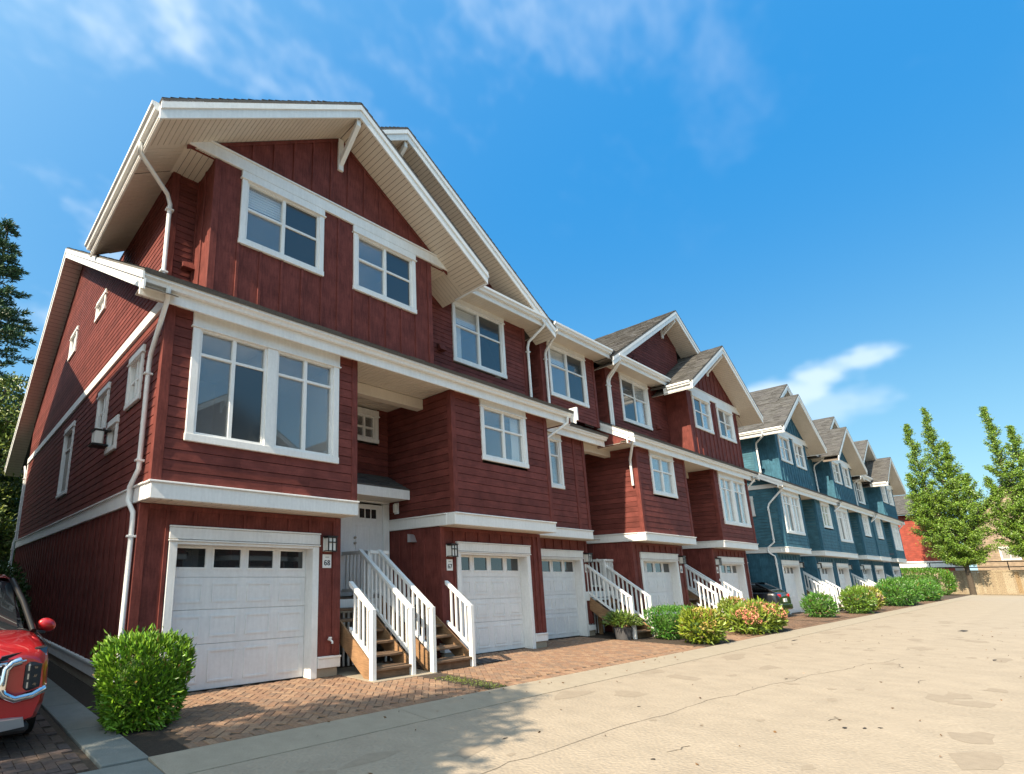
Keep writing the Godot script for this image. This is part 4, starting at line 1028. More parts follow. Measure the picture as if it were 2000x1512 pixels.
# upright crown: several leaders, each with branches rising from it. leaders: [z offset, height, largest branch length]
func upright_tree(label: String, at: Vector3, leaders: Array, col: Array, group: String) -> Node3D:
	var t := thing("upright_tree", label, "tree", group, at)
	var tr := Geo.new(); var limbs := Geo.new(); var g := Geo.new()
	tr.tube([Vector3.ZERO, Vector3(0.03, 1.2, 0.02), Vector3(0, 2.6, 0)], 0.24, 10, 0.17)
	for ld in leaders:
		var hh: float = ld[1]
		var top := Vector3(rng.randf_range(-0.4, 0.4), hh, ld[0])
		var mid := Vector3(0, 5.5, ld[0] * 0.7)
		var stem := [Vector3(0, 2.4, 0), mid, mid.lerp(top, 0.5) + Vector3(0.1, 0, 0.05), top]
		tr.tube(stem, 0.12, 7, 0.015)
		var y := 2.7
		while y < hh:
			var q := (y - 2.7) / (hh - 2.7)
			var o: Vector3 = stem[0].lerp(mid, clampf((y - 2.4) / 3.1, 0, 1)) if y < 5.5 else mid.lerp(top, (y - 5.5) / (hh - 5.5))
			var prof := minf(1.0, 0.55 + q * 2.4) * pow(1.0 - q, 0.85) + 0.06
			for b in 2:
				var a := rng.randf() * TAU
				var ln: float = ld[2] * prof * rng.randf_range(0.55, 1.15)
				var rise := lerpf(0.25, 1.5, q) * rng.randf_range(0.7, 1.2)
				var d := Vector3(cos(a), rise, sin(a)).normalized()
				var tip := o + d * ln * 1.15
				limbs.tube([o, o + d * ln * 0.55 + Vector3(0, -0.05 * ln, 0), tip], 0.03, 4, 0.006)
				for k in int(34 + 62 * ln):
					var u := pow(rng.randf(), 0.65)
					var p := o.lerp(tip, u) + sphere_dir() * rng.randf_range(0.05, 0.42) * (0.45 + 0.4 * ln * u * 0.5)
					g.col = leafcol(col, 0.45)
					leaf(g, p, (d * 0.5 + sphere_dir() + Vector3(0, -0.15, 0)).normalized(), rng.randf_range(0.10, 0.2), 0.085)
			y += rng.randf_range(0.12, 0.24)
	var trunk := mi(t, "trunk", tr.mesh(), M.bark)
	mi(trunk, "limbs", limbs.mesh(), M.bark)
	stuff(mi(t, "crown", g.mesh(), M.leaf))
	return t
func conifer(label: String, at: Vector3, height: float, r: float, col: Array) -> Node3D:
	var t := thing("conifer_tree", label, "tree", "", at)
	var tr := Geo.new()
	tr.tube([Vector3.ZERO, Vector3(0, height * 0.5, 0), Vector3(0.1, height, 0)], 0.28, 8, 0.03)
	mi(t, "trunk", tr.mesh(), M.bark)
	var g := Geo.new(); var limbs := Geo.new()
	var y := height * 0.14
	while y < height:
		var rr := r * (1.0 - y / height) + 0.25
		for k in 6:
			var a := rng.randf() * TAU
			var d := Vector3(cos(a), 0.12, sin(a))
			var ln := rr * rng.randf_range(0.75, 1.15)
			var o := Vector3(0, y + rng.randf_range(-0.2, 0.2), 0)
			var tip := o + d * ln + Vector3(0, -0.12 * ln, 0)
			limbs.tube([o, o + d * ln * 0.5, tip], 0.035, 4, 0.008)
			for i in int(95 * ln):
				var s := pow(rng.randf(), 0.6)
				var p := o.lerp(tip, s) + Vector3(rng.randf_range(-1, 1), rng.randf_range(-0.5, 0.5), rng.randf_range(-1, 1)) * 0.30 * (1.05 - s * 0.7)
				g.col = leafcol(col, 0.4)
				leaf(g, p, (d + sphere_dir() * 0.9 + Vector3(0, 0.25, 0)).normalized(), rng.randf_range(0.14, 0.3), 0.06, 0.1)
		y += 0.33
	mi(t, "limbs", limbs.mesh(), M.bark)
	stuff(mi(t, "crown", g.mesh(), M.leaf))
	return t

# ------------------------------------------------------------------ cars
func loft(rings: Array, closed := true) -> ArrayMesh:
	var g := Geo.new()
	var nr := rings.size(); var nk: int = rings[0].size()
	var nor := []
	for i in nr:
		var row := []
		for k in nk:
			var a: Vector3 = rings[maxi(i - 1, 0)][k]; var b: Vector3 = rings[mini(i + 1, nr - 1)][k]
			var c: Vector3 = rings[i][(k - 1 + nk) % nk if closed else maxi(k - 1, 0)]; var d: Vector3 = rings[i][(k + 1) % nk if closed else mini(k + 1, nk - 1)]
			row.append((d - c).cross(b - a).normalized())
		nor.append(row)
	for i in nr - 1:
		for k in nk if closed else nk - 1:
			var k2 := (k + 1) % nk
			g.tri_n(rings[i][k], rings[i][k2], rings[i + 1][k2], nor[i][k], nor[i][k2], nor[i + 1][k2])
			g.tri_n(rings[i][k], rings[i + 1][k2], rings[i + 1][k], nor[i][k], nor[i + 1][k2], nor[i + 1][k])
	for e in [0, nr - 1]:
		if closed:
			var m := Vector3.ZERO
			for p in rings[e]: m += p / nk
			for k in nk:
				if e == 0: g.tri(rings[e][(k + 1) % nk], rings[e][k], m)
				else: g.tri(rings[e][k], rings[e][(k + 1) % nk], m)
	return g.mesh()
func car_ring(z: float, w: float, yb: float, ys: float, yt: float, tuck := 0.06) -> Array:   # outline of the body across: bottom, flank, shoulder, top
	var half := [Vector2(w * 0.80, yb), Vector2(w * 0.93, yb + 0.03), Vector2(w - 0.015, yb + 0.16), Vector2(w, (yb + ys) * 0.5), Vector2(w - 0.012, ys - 0.12), Vector2(w - tuck * 0.5, ys - 0.02), Vector2(w - tuck * 1.6, lerpf(ys, yt, 0.45)), Vector2(w * 0.78, lerpf(ys, yt, 0.8)), Vector2(w * 0.5, yt), Vector2(w * 0.2, yt + 0.012)]
	var out := []
	for p in half: out.append(Vector3(p.x, p.y, z))
	half.reverse()
	for p in half: out.append(Vector3(-p.x, p.y, z))
	return out
func wheel(parent: Node, at: Vector3, r: float) -> void:
	var g := Geo.new()
	g.tube([at + Vector3(-0.11, 0, 0), at + Vector3(0.11, 0, 0)], r, 28)
	var w := mi(parent, "wheel", g.mesh(), M.tyre)
	for s in [-1.0, 1.0]:
		var h := Geo.new()
		h.tube([at + Vector3(s * 0.108, 0, 0), at + Vector3(s * 0.118, 0, 0)], r * 0.66, 24)
		mi(w, "rim", h.mesh(), M.silver)
func suv(at: Vector3) -> void:      # nose towards +z
	var t := thing("parked_suv", "red SUV with chrome-edged nose parked beside the house at the left edge", "car", "", at)
	# z from the rear (-4.5) to the nose (0)
	var sec := [[-4.5, 0.80, 0.42, 0.98, 1.02], [-4.35, 0.87, 0.30, 1.0, 1.05], [-3.6, 0.90, 0.24, 1.02, 1.06], [-2.4, 0.90, 0.24, 1.02, 1.06], [-1.35, 0.90, 0.24, 1.02, 1.08], [-0.9, 0.90, 0.25, 1.0, 1.08], [-0.5, 0.89, 0.26, 0.97, 1.05], [-0.24, 0.885, 0.28, 0.94, 1.01], [-0.07, 0.855, 0.29, 0.90, 0.965], [0.0, 0.81, 0.31, 0.84, 0.89]]
	var rings := []
	for s in sec: rings.append(car_ring(s[0], s[1], s[2], s[3], s[4]))
	mi(t, "body", loft(rings), M.redpaint)
	var cab := []
	for s in [[-4.42, 0.62, 1.06, 1.40, 0.50], [-4.1, 0.74, 1.06, 1.64, 0.58], [-3.2, 0.78, 1.06, 1.70, 0.62], [-2.3, 0.78, 1.06, 1.68, 0.62], [-1.85, 0.79, 1.06, 1.60, 0.62], [-1.05, 0.80, 1.05, 1.09, 0.66]]:
		cab.append([Vector3(s[1], s[2], s[0]), Vector3(lerpf(s[1], s[4], 0.6), lerpf(s[2], s[3], 0.6), s[0]), Vector3(s[4], s[3] - 0.03, s[0]), Vector3(s[4] * 0.6, s[3] + 0.005, s[0]), Vector3(-s[4] * 0.6, s[3] + 0.005, s[0]), Vector3(-s[4], s[3] - 0.03, s[0]), Vector3(-lerpf(s[1], s[4], 0.6), lerpf(s[2], s[3], 0.6), s[0]), Vector3(-s[1], s[2], s[0])])
	mi(t, "window_glass", loft(cab), M.carglass)
	var roof := []
	for s in [[-4.15, 1.655, 0.57], [-3.2, 1.72, 0.63], [-2.3, 1.70, 0.63], [-1.98, 1.655, 0.63]]: roof.append([Vector3(s[2], s[1] - 0.05, s[0]), Vector3(s[2] * 0.9, s[1] - 0.01, s[0]), Vector3(0, s[1] + 0.015, s[0]), Vector3(-s[2] * 0.9, s[1] - 0.01, s[0]), Vector3(-s[2], s[1] - 0.05, s[0])])
	mi(t, "roof", loft(roof, false), M.redpaint)
	for s in [-1.0, 1.0]:
		var pg := Geo.new(); pg.tube([Vector3(s * 0.81, 1.05, -1.02), Vector3(s * 0.73, 1.36, -1.5), Vector3(s * 0.63, 1.62, -1.93)], 0.035, 7)
		mi(t, "pillar", pg.mesh(), M.black)
		var pb := Geo.new(); pb.tube([Vector3(s * 0.79, 1.05, -2.6), Vector3(s * 0.64, 1.66, -2.65)], 0.04, 6)
		mi(t, "pillar", pb.mesh(), M.black)
		# mirror
		var sp := SphereMesh.new(); sp.radius = 0.5; sp.height = 1.0; sp.radial_segments = 24; sp.rings = 12
		var mo := mi(t, "mirror", sp, M.redpaint, Transform3D(Basis(ZV, -s * 0.35).scaled(Vector3.ONE) * Basis.from_scale(Vector3(0.20, 0.15, 0.12)), Vector3(s * 0.97, 1.10, -1.23)))
		bb(t, "mirror_foot", M.plastic, Vector3(s * 0.90 - 0.06, 1.0, -1.27), Vector3(s * 0.90 + 0.06, 1.04, -1.19), 0.01)
		# slim upper lamp, main lamp, chrome arc
		var slim := Geo.new()
		slim.hexa([Vector3(s * 0.42, 0.86, 0.0), Vector3(s * 0.80, 0.90, -0.15), Vector3(s * 0.80, 0.97, -0.17), Vector3(s * 0.44, 0.91, -0.02), Vector3(s * 0.42, 0.86, 0.03), Vector3(s * 0.83, 0.90, -0.10), Vector3(s * 0.83, 0.96, -0.13), Vector3(s * 0.44, 0.905, 0.02)])
		mi(t, "upper_lamp", slim.mesh(), M.carglass)
		var cs := Geo.new(); cs.tube([Vector3(s * 0.40, 0.835, 0.03), Vector3(s * 0.62, 0.85, 0.0), Vector3(s * 0.82, 0.885, -0.09)], 0.014, 6)
		mi(t, "chrome_strip", cs.mesh(), M.chrome)
		var hx := Transform3D(Basis(Y, s * 0.35), Vector3(s * 0.725, 0.71, -0.005))
		var lampn := bb(t, "headlight", M.plastic, Vector3(-0.08, -0.13, -0.05), Vector3(0.08, 0.13, 0.03), 0.03, hx)
		for k in 3:
			bb(lampn, "reflector", M.lens, Vector3(-0.066, -0.112 + 0.077 * k, 0.012), Vector3(0.066, -0.042 + 0.077 * k, 0.034), 0.012)
			bb(lampn, "bulb", M.chrome, Vector3(-0.02, -0.092 + 0.077 * k, 0.03), Vector3(0.02, -0.062 + 0.077 * k, 0.04), 0.009)
		var sg := Geo.new(); sg.tube([Vector3(s * 0.885, 0.955, -0.3), Vector3(s * 0.86, 0.99, -0.6), Vector3(s * 0.85, 1.035, -1.0)], 0.006, 5)
		mi(t, "bonnet_gap", sg.mesh(), M.black)
		var cg := Geo.new()
		var path := [Vector3(s * 0.60, 0.855, 0.02), Vector3(s * 0.53, 0.84, 0.035), Vector3(s * 0.485, 0.79, 0.045), Vector3(s * 0.47, 0.62, 0.05), Vector3(s * 0.49, 0.57, 0.05), Vector3(s * 0.58, 0.52, 0.045), Vector3(s * 0.72, 0.535, 0.02), Vector3(s * 0.83, 0.58, -0.04)]
		cg.tube(path, 0.04, 6)
		mi(t, "chrome_trim", cg.mesh(), M.chrome)
		var fog := Geo.new()
		fog.hexa([Vector3(s * 0.36, 0.24, 0.0), Vector3(s * 0.70, 0.26, -0.03), Vector3(s * 0.68, 0.36, -0.03), Vector3(s * 0.42, 0.36, 0.0), Vector3(s * 0.36, 0.24, 0.06), Vector3(s * 0.70, 0.26, 0.01), Vector3(s * 0.68, 0.34, 0.02), Vector3(s * 0.42, 0.34, 0.06)])
		mi(t, "skid_plate", fog.mesh(), M.silver)
		for z in [-0.95, -3.55]: wheel(t, Vector3(s * 0.78, 0.34, z), 0.34)
	bb(t, "grille", M.plastic, Vector3(-0.46, 0.40, -0.03), Vector3(0.46, 0.86, 0.035), 0.02)
	for k in 4: bb(t, "grille_bar", M.chrome if k > 1 else M.plastic, Vector3(-0.45, 0.56 + 0.085 * k, 0.03), Vector3(0.45, 0.574 + 0.085 * k, 0.045), 0.004)
	bb(t, "lower_bumper", M.plastic, Vector3(-0.74, 0.2, -0.25), Vector3(0.74, 0.30, 0.0), 0.03)
	var em := Geo.new()
	for k in 3:
		var q := Transform3D(Basis(ZV, TAU * k / 3.0), Vector3(0, 0.80, 0.05))
		em.hexa([q * Vector3(0, 0, 0), q * Vector3(0.022, 0.035, 0), q * Vector3(0, 0.07, 0), q * Vector3(-0.022, 0.035, 0), q * Vector3(0, 0, 0.012), q * Vector3(0.022, 0.035, 0.012), q * Vector3(0, 0.07, 0.012), q * Vector3(-0.022, 0.035, 0.012)])
	mi(t, "emblem", em.mesh(), M.chrome)
	bb(t, "number_plate", M.plate, Vector3(-0.26, 0.34, 0.02), Vector3(0.26, 0.45, 0.06), 0.004)
func hatchback(at: Vector3) -> void:   # rear towards +z
	var t := thing("parked_hatchback", "black hatchback parked nose-in between the red row and the blue row", "car", "", at)
	var sec := [[-4.2, 0.70, 0.40, 0.62, 0.68], [-4.05, 0.80, 0.28, 0.72, 0.78], [-3.5, 0.87, 0.22, 0.86, 0.92], [-2.9, 0.88, 0.22, 0.92, 1.0], [-1.5, 0.88, 0.22, 0.96, 1.0], [-0.6, 0.88, 0.24, 0.98, 1.02], [-0.2, 0.86, 0.26, 0.99, 1.03], [-0.05, 0.82, 0.30, 0.97, 1.0], [0.02, 0.76, 0.36, 0.80, 0.84]]
	var rings := []
	for s in sec: rings.append(car_ring(s[0], s[1], s[2], s[3], s[4]))
	mi(t, "body", loft(rings), M.blackpaint)
	var cab := []
	for s in [[-3.1, 0.76, 0.98, 1.02, 0.6], [-2.3, 0.75, 1.0, 1.38, 0.58], [-1.6, 0.75, 1.0, 1.45, 0.58], [-0.8, 0.74, 1.02, 1.40, 0.56], [-0.15, 0.70, 1.02, 1.08, 0.56]]:
		cab.append([Vector3(s[1], s[2], s[0]), Vector3(lerpf(s[1], s[4], 0.6), lerpf(s[2], s[3], 0.6), s[0]), Vector3(s[4], s[3] - 0.03, s[0]), Vector3(s[4] * 0.6, s[3], s[0]), Vector3(-s[4] * 0.6, s[3], s[0]), Vector3(-s[4], s[3] - 0.03, s[0]), Vector3(-lerpf(s[1], s[4], 0.6), lerpf(s[2], s[3], 0.6), s[0]), Vector3(-s[1], s[2], s[0])])
	mi(t, "window_glass", loft(cab), M.carglass)
	var roof := []
	for s in [[-2.35, 1.395, 0.56], [-1.6, 1.47, 0.585], [-0.75, 1.415, 0.56]]: roof.append([Vector3(s[2], s[1] - 0.06, s[0]), Vector3(s[2] * 0.9, s[1] - 0.01, s[0]), Vector3(0, s[1] + 0.012, s[0]), Vector3(-s[2] * 0.9, s[1] - 0.01, s[0]), Vector3(-s[2], s[1] - 0.06, s[0])])
	mi(t, "roof", loft(roof, false), M.blackpaint)
	for s in [-1.0, 1.0]:
		bb(t, "tail_light", M.redlens, Vector3(-0.15, -0.07, -0.03), Vector3(0.15, 0.07, 0.05), 0.03, Transform3D(Basis(Y, s * 0.45), Vector3(s * 0.64, 0.88, -0.04)))
		var pg := Geo.new(); pg.tube([Vector3(s * 0.72, 1.02, -0.15), Vector3(s * 0.57, 1.37, -0.78)], 0.04, 6)
		mi(t, "pillar", pg.mesh(), M.blackpaint)
		var mr := Geo.new(); mr.bevel(Vector3(s * 0.98 - 0.09, 0.98, -2.55), Vector3(s * 0.98 + 0.09, 1.12, -2.45), 0.04)
		mi(t, "mirror", mr.mesh(), M.blackpaint)
		for z in [-0.75, -3.35]: wheel(t, Vector3(s * 0.78, 0.31, z), 0.31)
	bb(t, "number_plate", M.plate, Vector3(-0.17, 0.62, 0.0), Vector3(0.17, 0.76, 0.05), 0.004)
	bb(t, "rear_bumper", M.blackpaint, Vector3(-0.78, 0.30, -0.1), Vector3(0.78, 0.56, 0.06), 0.05)

# ------------------------------------------------------------------ sky
func make_sky(to_sun: Vector3) -> ImageTexture:
	var w := 1536; var h := 768
	var im := Image.create(w, h, false, Image.FORMAT_RGBF)
	var n1 := FastNoiseLite.new(); n1.seed = 11; n1.frequency = 1.1; n1.fractal_octaves = 5
	var n2 := FastNoiseLite.new(); n2.seed = 23; n2.frequency = 2.6; n2.fractal_octaves = 4
	var puffs := [[Vector3(0.95, 0.288, -0.12), 0.035, 0.75], [Vector3(0.945, 0.28, -0.165), 0.045, 0.8], [Vector3(0.94, 0.262, -0.215), 0.06, 0.8], [Vector3(0.955, 0.235, -0.17), 0.06, 0.45], [Vector3(0.93, 0.22, -0.28), 0.07, 0.6]]
	for j in h:
		var th := PI * (j + 0.5) / h
		for i in w:
			var ph := TAU * (i + 0.5) / w
			var d := Vector3(sin(ph) * sin(th), cos(th), -cos(ph) * sin(th))
			var y := maxf(d.y, 0.0)
			var t := pow(1.0 - y, 3.7)
			var c := Vector3(0.001, 0.20, 0.54).lerp(Vector3(0.42, 0.76, 0.84), t)
			var s := pow(d.dot(to_sun) * 0.5 + 0.5, 3.6)
			c = c.lerp(Vector3(0.50, 0.76, 0.88), s * 1.0)
			c += Vector3(1.5, 1.42, 1.3) * pow(maxf(d.dot(to_sun), 0.0), 5.0)      # the bright air round the sun
			c = c.lerp(Vector3(0.58, 0.80, 0.86), pow(1.0 - y, 11.0) * 0.75)     # haze low in the sky
			if d.y > 0.0:
				var q := d / (d.y + 0.22)
				var a := n1.get_noise_2d(q.x * 0.9 + n2.get_noise_2d(q.x, q.z) * 0.35, q.z * 2.1)
				var k := smoothstep(0.0, 1.0, a + 0.16 * n2.get_noise_2d(q.x * 3.0, q.z * 6.0) + 0.10 * n2.get_noise_2d(q.x * 9.0 + q.z * 3.0, q.z * 16.0)) * smoothstep(0.3, 0.72, d.dot(to_sun) * 0.5 + 0.5) * smoothstep(0.02, 0.2, d.y)
				for p in puffs:
					var pd: Vector3 = p[0].normalized()
					var e := d - pd; e.y *= 2.4
					var r: float = e.length() + n2.get_noise_3dv(d * 7.0) * 0.026 + n1.get_noise_3dv(d * 5.0) * 0.02 + n2.get_noise_3dv(Vector3(d.x * 14.0, d.y * 40.0, d.z * 14.0)) * 0.012
					k = maxf(k, p[2] * (1.0 - smoothstep(p[1] * 0.5, p[1] * 1.35, r)))
				c = c.lerp(Vector3(0.80, 0.88, 0.93), clampf(k, 0, 1) * 0.7)
			else:
				c = Vector3(0.30, 0.30, 0.26)
			im.set_pixel(i, j, Color(c.x, c.y, c.z))
	return ImageTexture.create_from_image(im)

# ------------------------------------------------------------------ ground pieces
func bricks(regions: Array, cam: Vector3, parent: Node) -> void:
	var all := []      # [centre x, centre z, length, width, turn]
	var c45 := cos(PI / 4.0)
	for r in regions:
		var zc: float = r[3] - 0.21
		var n := int((r[1] - r[0]) * 1.45 / 0.1) + int((zc - r[2]) * 1.45 / 0.1) + 8
		for i in range(-n, n):
			for j in range(-n, n):
				var k := posmod(i - j, 4)
				if k != 0 and k != 3: continue
				var p := Vector2(i * 0.1 + (0.1 if k == 0 else 0.05), j * 0.1 + (0.05 if k == 0 else 0.1))
				var x: float = r[0] + (p.x - p.y) * c45; var z: float = r[2] + (p.x + p.y) * c45
				if x < r[0] + 0.05 or x > r[1] - 0.05 or z < r[2] or z > zc - 0.05: continue
				all.append([x, z, 0.2, 0.1, -PI / 4.0 if k == 0 else PI / 4.0])
		var xb: float = r[0]
		while xb < r[1] - 0.05:
			all.append([xb + 0.05, zc + 0.105, 0.2, 0.1, PI / 2.0]); xb += 0.1
	all.sort_custom(func(a, b): return Vector2(a[0] - cam.x, a[1] - cam.z).length_squared() < Vector2(b[0] - cam.x, b[1] - cam.z).length_squared())
	var g := Geo.new()
	var unit := Geo.new(); unit.bevel(Vector3(-0.0965, -0.025, -0.0465), Vector3(0.0965, 0.025, 0.0465), 0.005)
	var one := unit.mesh()
	var single := 0
	for q in all:
		var dy := rng.randf_range(-0.004, 0.003)
		var xf := Transform3D(Basis(Y, q[4] + rng.randf_range(-0.012, 0.012)), Vector3(q[0], dy, q[1]))
		var tone := rng.randi() % 4
		if single < 290 and q[0] > 0.3:
			single += 1
			xf.basis = xf.basis.rotated(Vector3(rng.randf_range(-1, 1), 0, rng.randf_range(-1, 1)).normalized(), 0.008)
			mi(parent, "paver", one, M["paver%d" % tone], xf.translated(Vector3(0, -0.025, 0)))
		else:
			var t: Array = [[0.47, 0.28, 0.17], [0.42, 0.25, 0.16], [0.52, 0.33, 0.21], [0.38, 0.25, 0.17]][tone]
			g.col = Color(t[0], t[1], t[2])
			var e := 0.006
			var hx := 0.0965; var hz := 0.0465
			var u := [xf * Vector3(-hx + e, 0, -hz + e), xf * Vector3(hx - e, 0, -hz + e), xf * Vector3(hx - e, 0, hz - e), xf * Vector3(-hx + e, 0, hz - e)]
			g.quad(u[3], u[2], u[1], u[0])
			if q[0] < 16.0:
				var p := [xf * Vector3(-hx, -e, -hz), xf * Vector3(hx, -e, -hz), xf * Vector3(hx, -e, hz), xf * Vector3(-hx, -e, hz)]
				for k in 4:
					var k2 := (k + 1) % 4
					g.quad(p[k2], p[k], u[k], u[k2])
					g.quad(p[k2] - Vector3(0, 0.014, 0), p[k] - Vector3(0, 0.014, 0), p[k], p[k2])
	stuff(mi(parent, "far_pavers", g.mesh(), M.paverv))
func sheet(called: String, m: Material, x0: float, x1: float, z0: float, z1: float, y: float) -> MeshInstance3D:
	var g := Geo.new()
	g.box(Vector3(x0, y - 0.05, z0), Vector3(x1, y, z1))
	var o := mi(self, numbered(called), g.mesh(), m)
	structure(o)
	return o
func ribbon(g: Geo, pts: Array, w: float, y: float) -> void:
	for i in pts.size() - 1:
		var a: Vector2 = pts[i]; var b: Vector2 = pts[i + 1]
		var s := (b - a).orthogonal().normalized()
		var w0 := w * rng.randf_range(0.4, 1.0); var w1 := w * rng.randf_range(0.4, 1.0)
		g.quad_out(Vector3(a.x - s.x * w0, y, a.y - s.y * w0), Vector3(b.x - s.x * w1, y, b.y - s.y * w1), Vector3(b.x + s.x * w1, y, b.y + s.y * w1), Vector3(a.x + s.x * w0, y, a.y + s.y * w0), Vector3(a.x, y - 1, a.y))
func blotch(g: Geo, c: Vector2, rx: float, rz: float, y: float) -> void:
	var n := 9
	var ring := []
	for k in n:
		var a := TAU * k / n; var r := rng.randf_range(0.45, 1.1)
		ring.append(Vector3(c.x + cos(a) * rx * r, y, c.y + sin(a) * rz * r))
	for k in n: g.tri(Vector3(c.x, y, c.y), ring[(k + 1) % n], ring[k])

func _ready() -> void:
	rng.seed = 20240
	# camera: the lens is shifted, as in a cropped wide-angle photograph
	var cam := Camera3D.new(); cam.name = "camera"; add_child(cam)
	var a := deg_to_rad(51.01); var p := deg_to_rad(13.5); var ro := deg_to_rad(-0.27)
	var hd := Vector3(cos(a), 0, -sin(a)); var rt := Vector3(sin(a), 0, cos(a))
	var fw := hd * cos(p) + Y * sin(p); var up := Y * cos(p) - hd * sin(p)
	var r2 := rt * cos(ro) + up * sin(ro); var u2 := up * cos(ro) - rt * sin(ro)
	var eye := Vector3(-2.25, 1.6, 8.2)
	cam.transform = Transform3D(Basis(r2, u2, -fw), eye)
	cam.projection = Camera3D.PROJECTION_FRUSTUM
	cam.near = 0.05; cam.far = 600.0
	var fl := 1058.5
	cam.size = cam.near * 1512.0 / fl
	cam.frustum_offset = Vector2((1000.0 - 735.4) / fl, (878.4 - 756.0) / fl) * cam.near
	cam.current = true
	# sky, sun, exposure
	var to_sun := Vector3(-1.0, 0.866, 0.10).normalized()
	var env := Environment.new()
	env.background_mode = Environment.BG_SKY
	var sky := Sky.new()
	var sm := PanoramaSkyMaterial.new()
	sm.panorama = make_sky(to_sun); sm.energy_multiplier = 0.76
	sky.sky_material = sm
	env.sky = sky
	env.ambient_light_source = Environment.AMBIENT_SOURCE_SKY
	env.tonemap_mode = Environment.TONE_MAPPER_LINEAR
	env.tonemap_exposure = 1.9
	env.sdfgi_enabled = true; env.ssao_enabled = true; env.ssil_enabled = true
	var we := WorldEnvironment.new(); we.name = "world"; we.environment = env; add_child(we)
	var sun := DirectionalLight3D.new(); sun.name = "sun"; add_child(sun)
	sun.light_energy = 1.55; sun.light_color = Color(1.0, 0.93, 0.82); sun.light_angular_distance = 0.5; sun.shadow_enabled = true
	sun.look_at_from_position(to_sun * 50.0, Vector3.ZERO, Y)
	make_materials()
	build_ground(eye)
	build_rows()
	build_details()
	build_plants()
	suv(Vector3(-2.03, 0.0, 1.72))
	hatchback(Vector3(25.85, 0.0, 0.62))
	build_far()

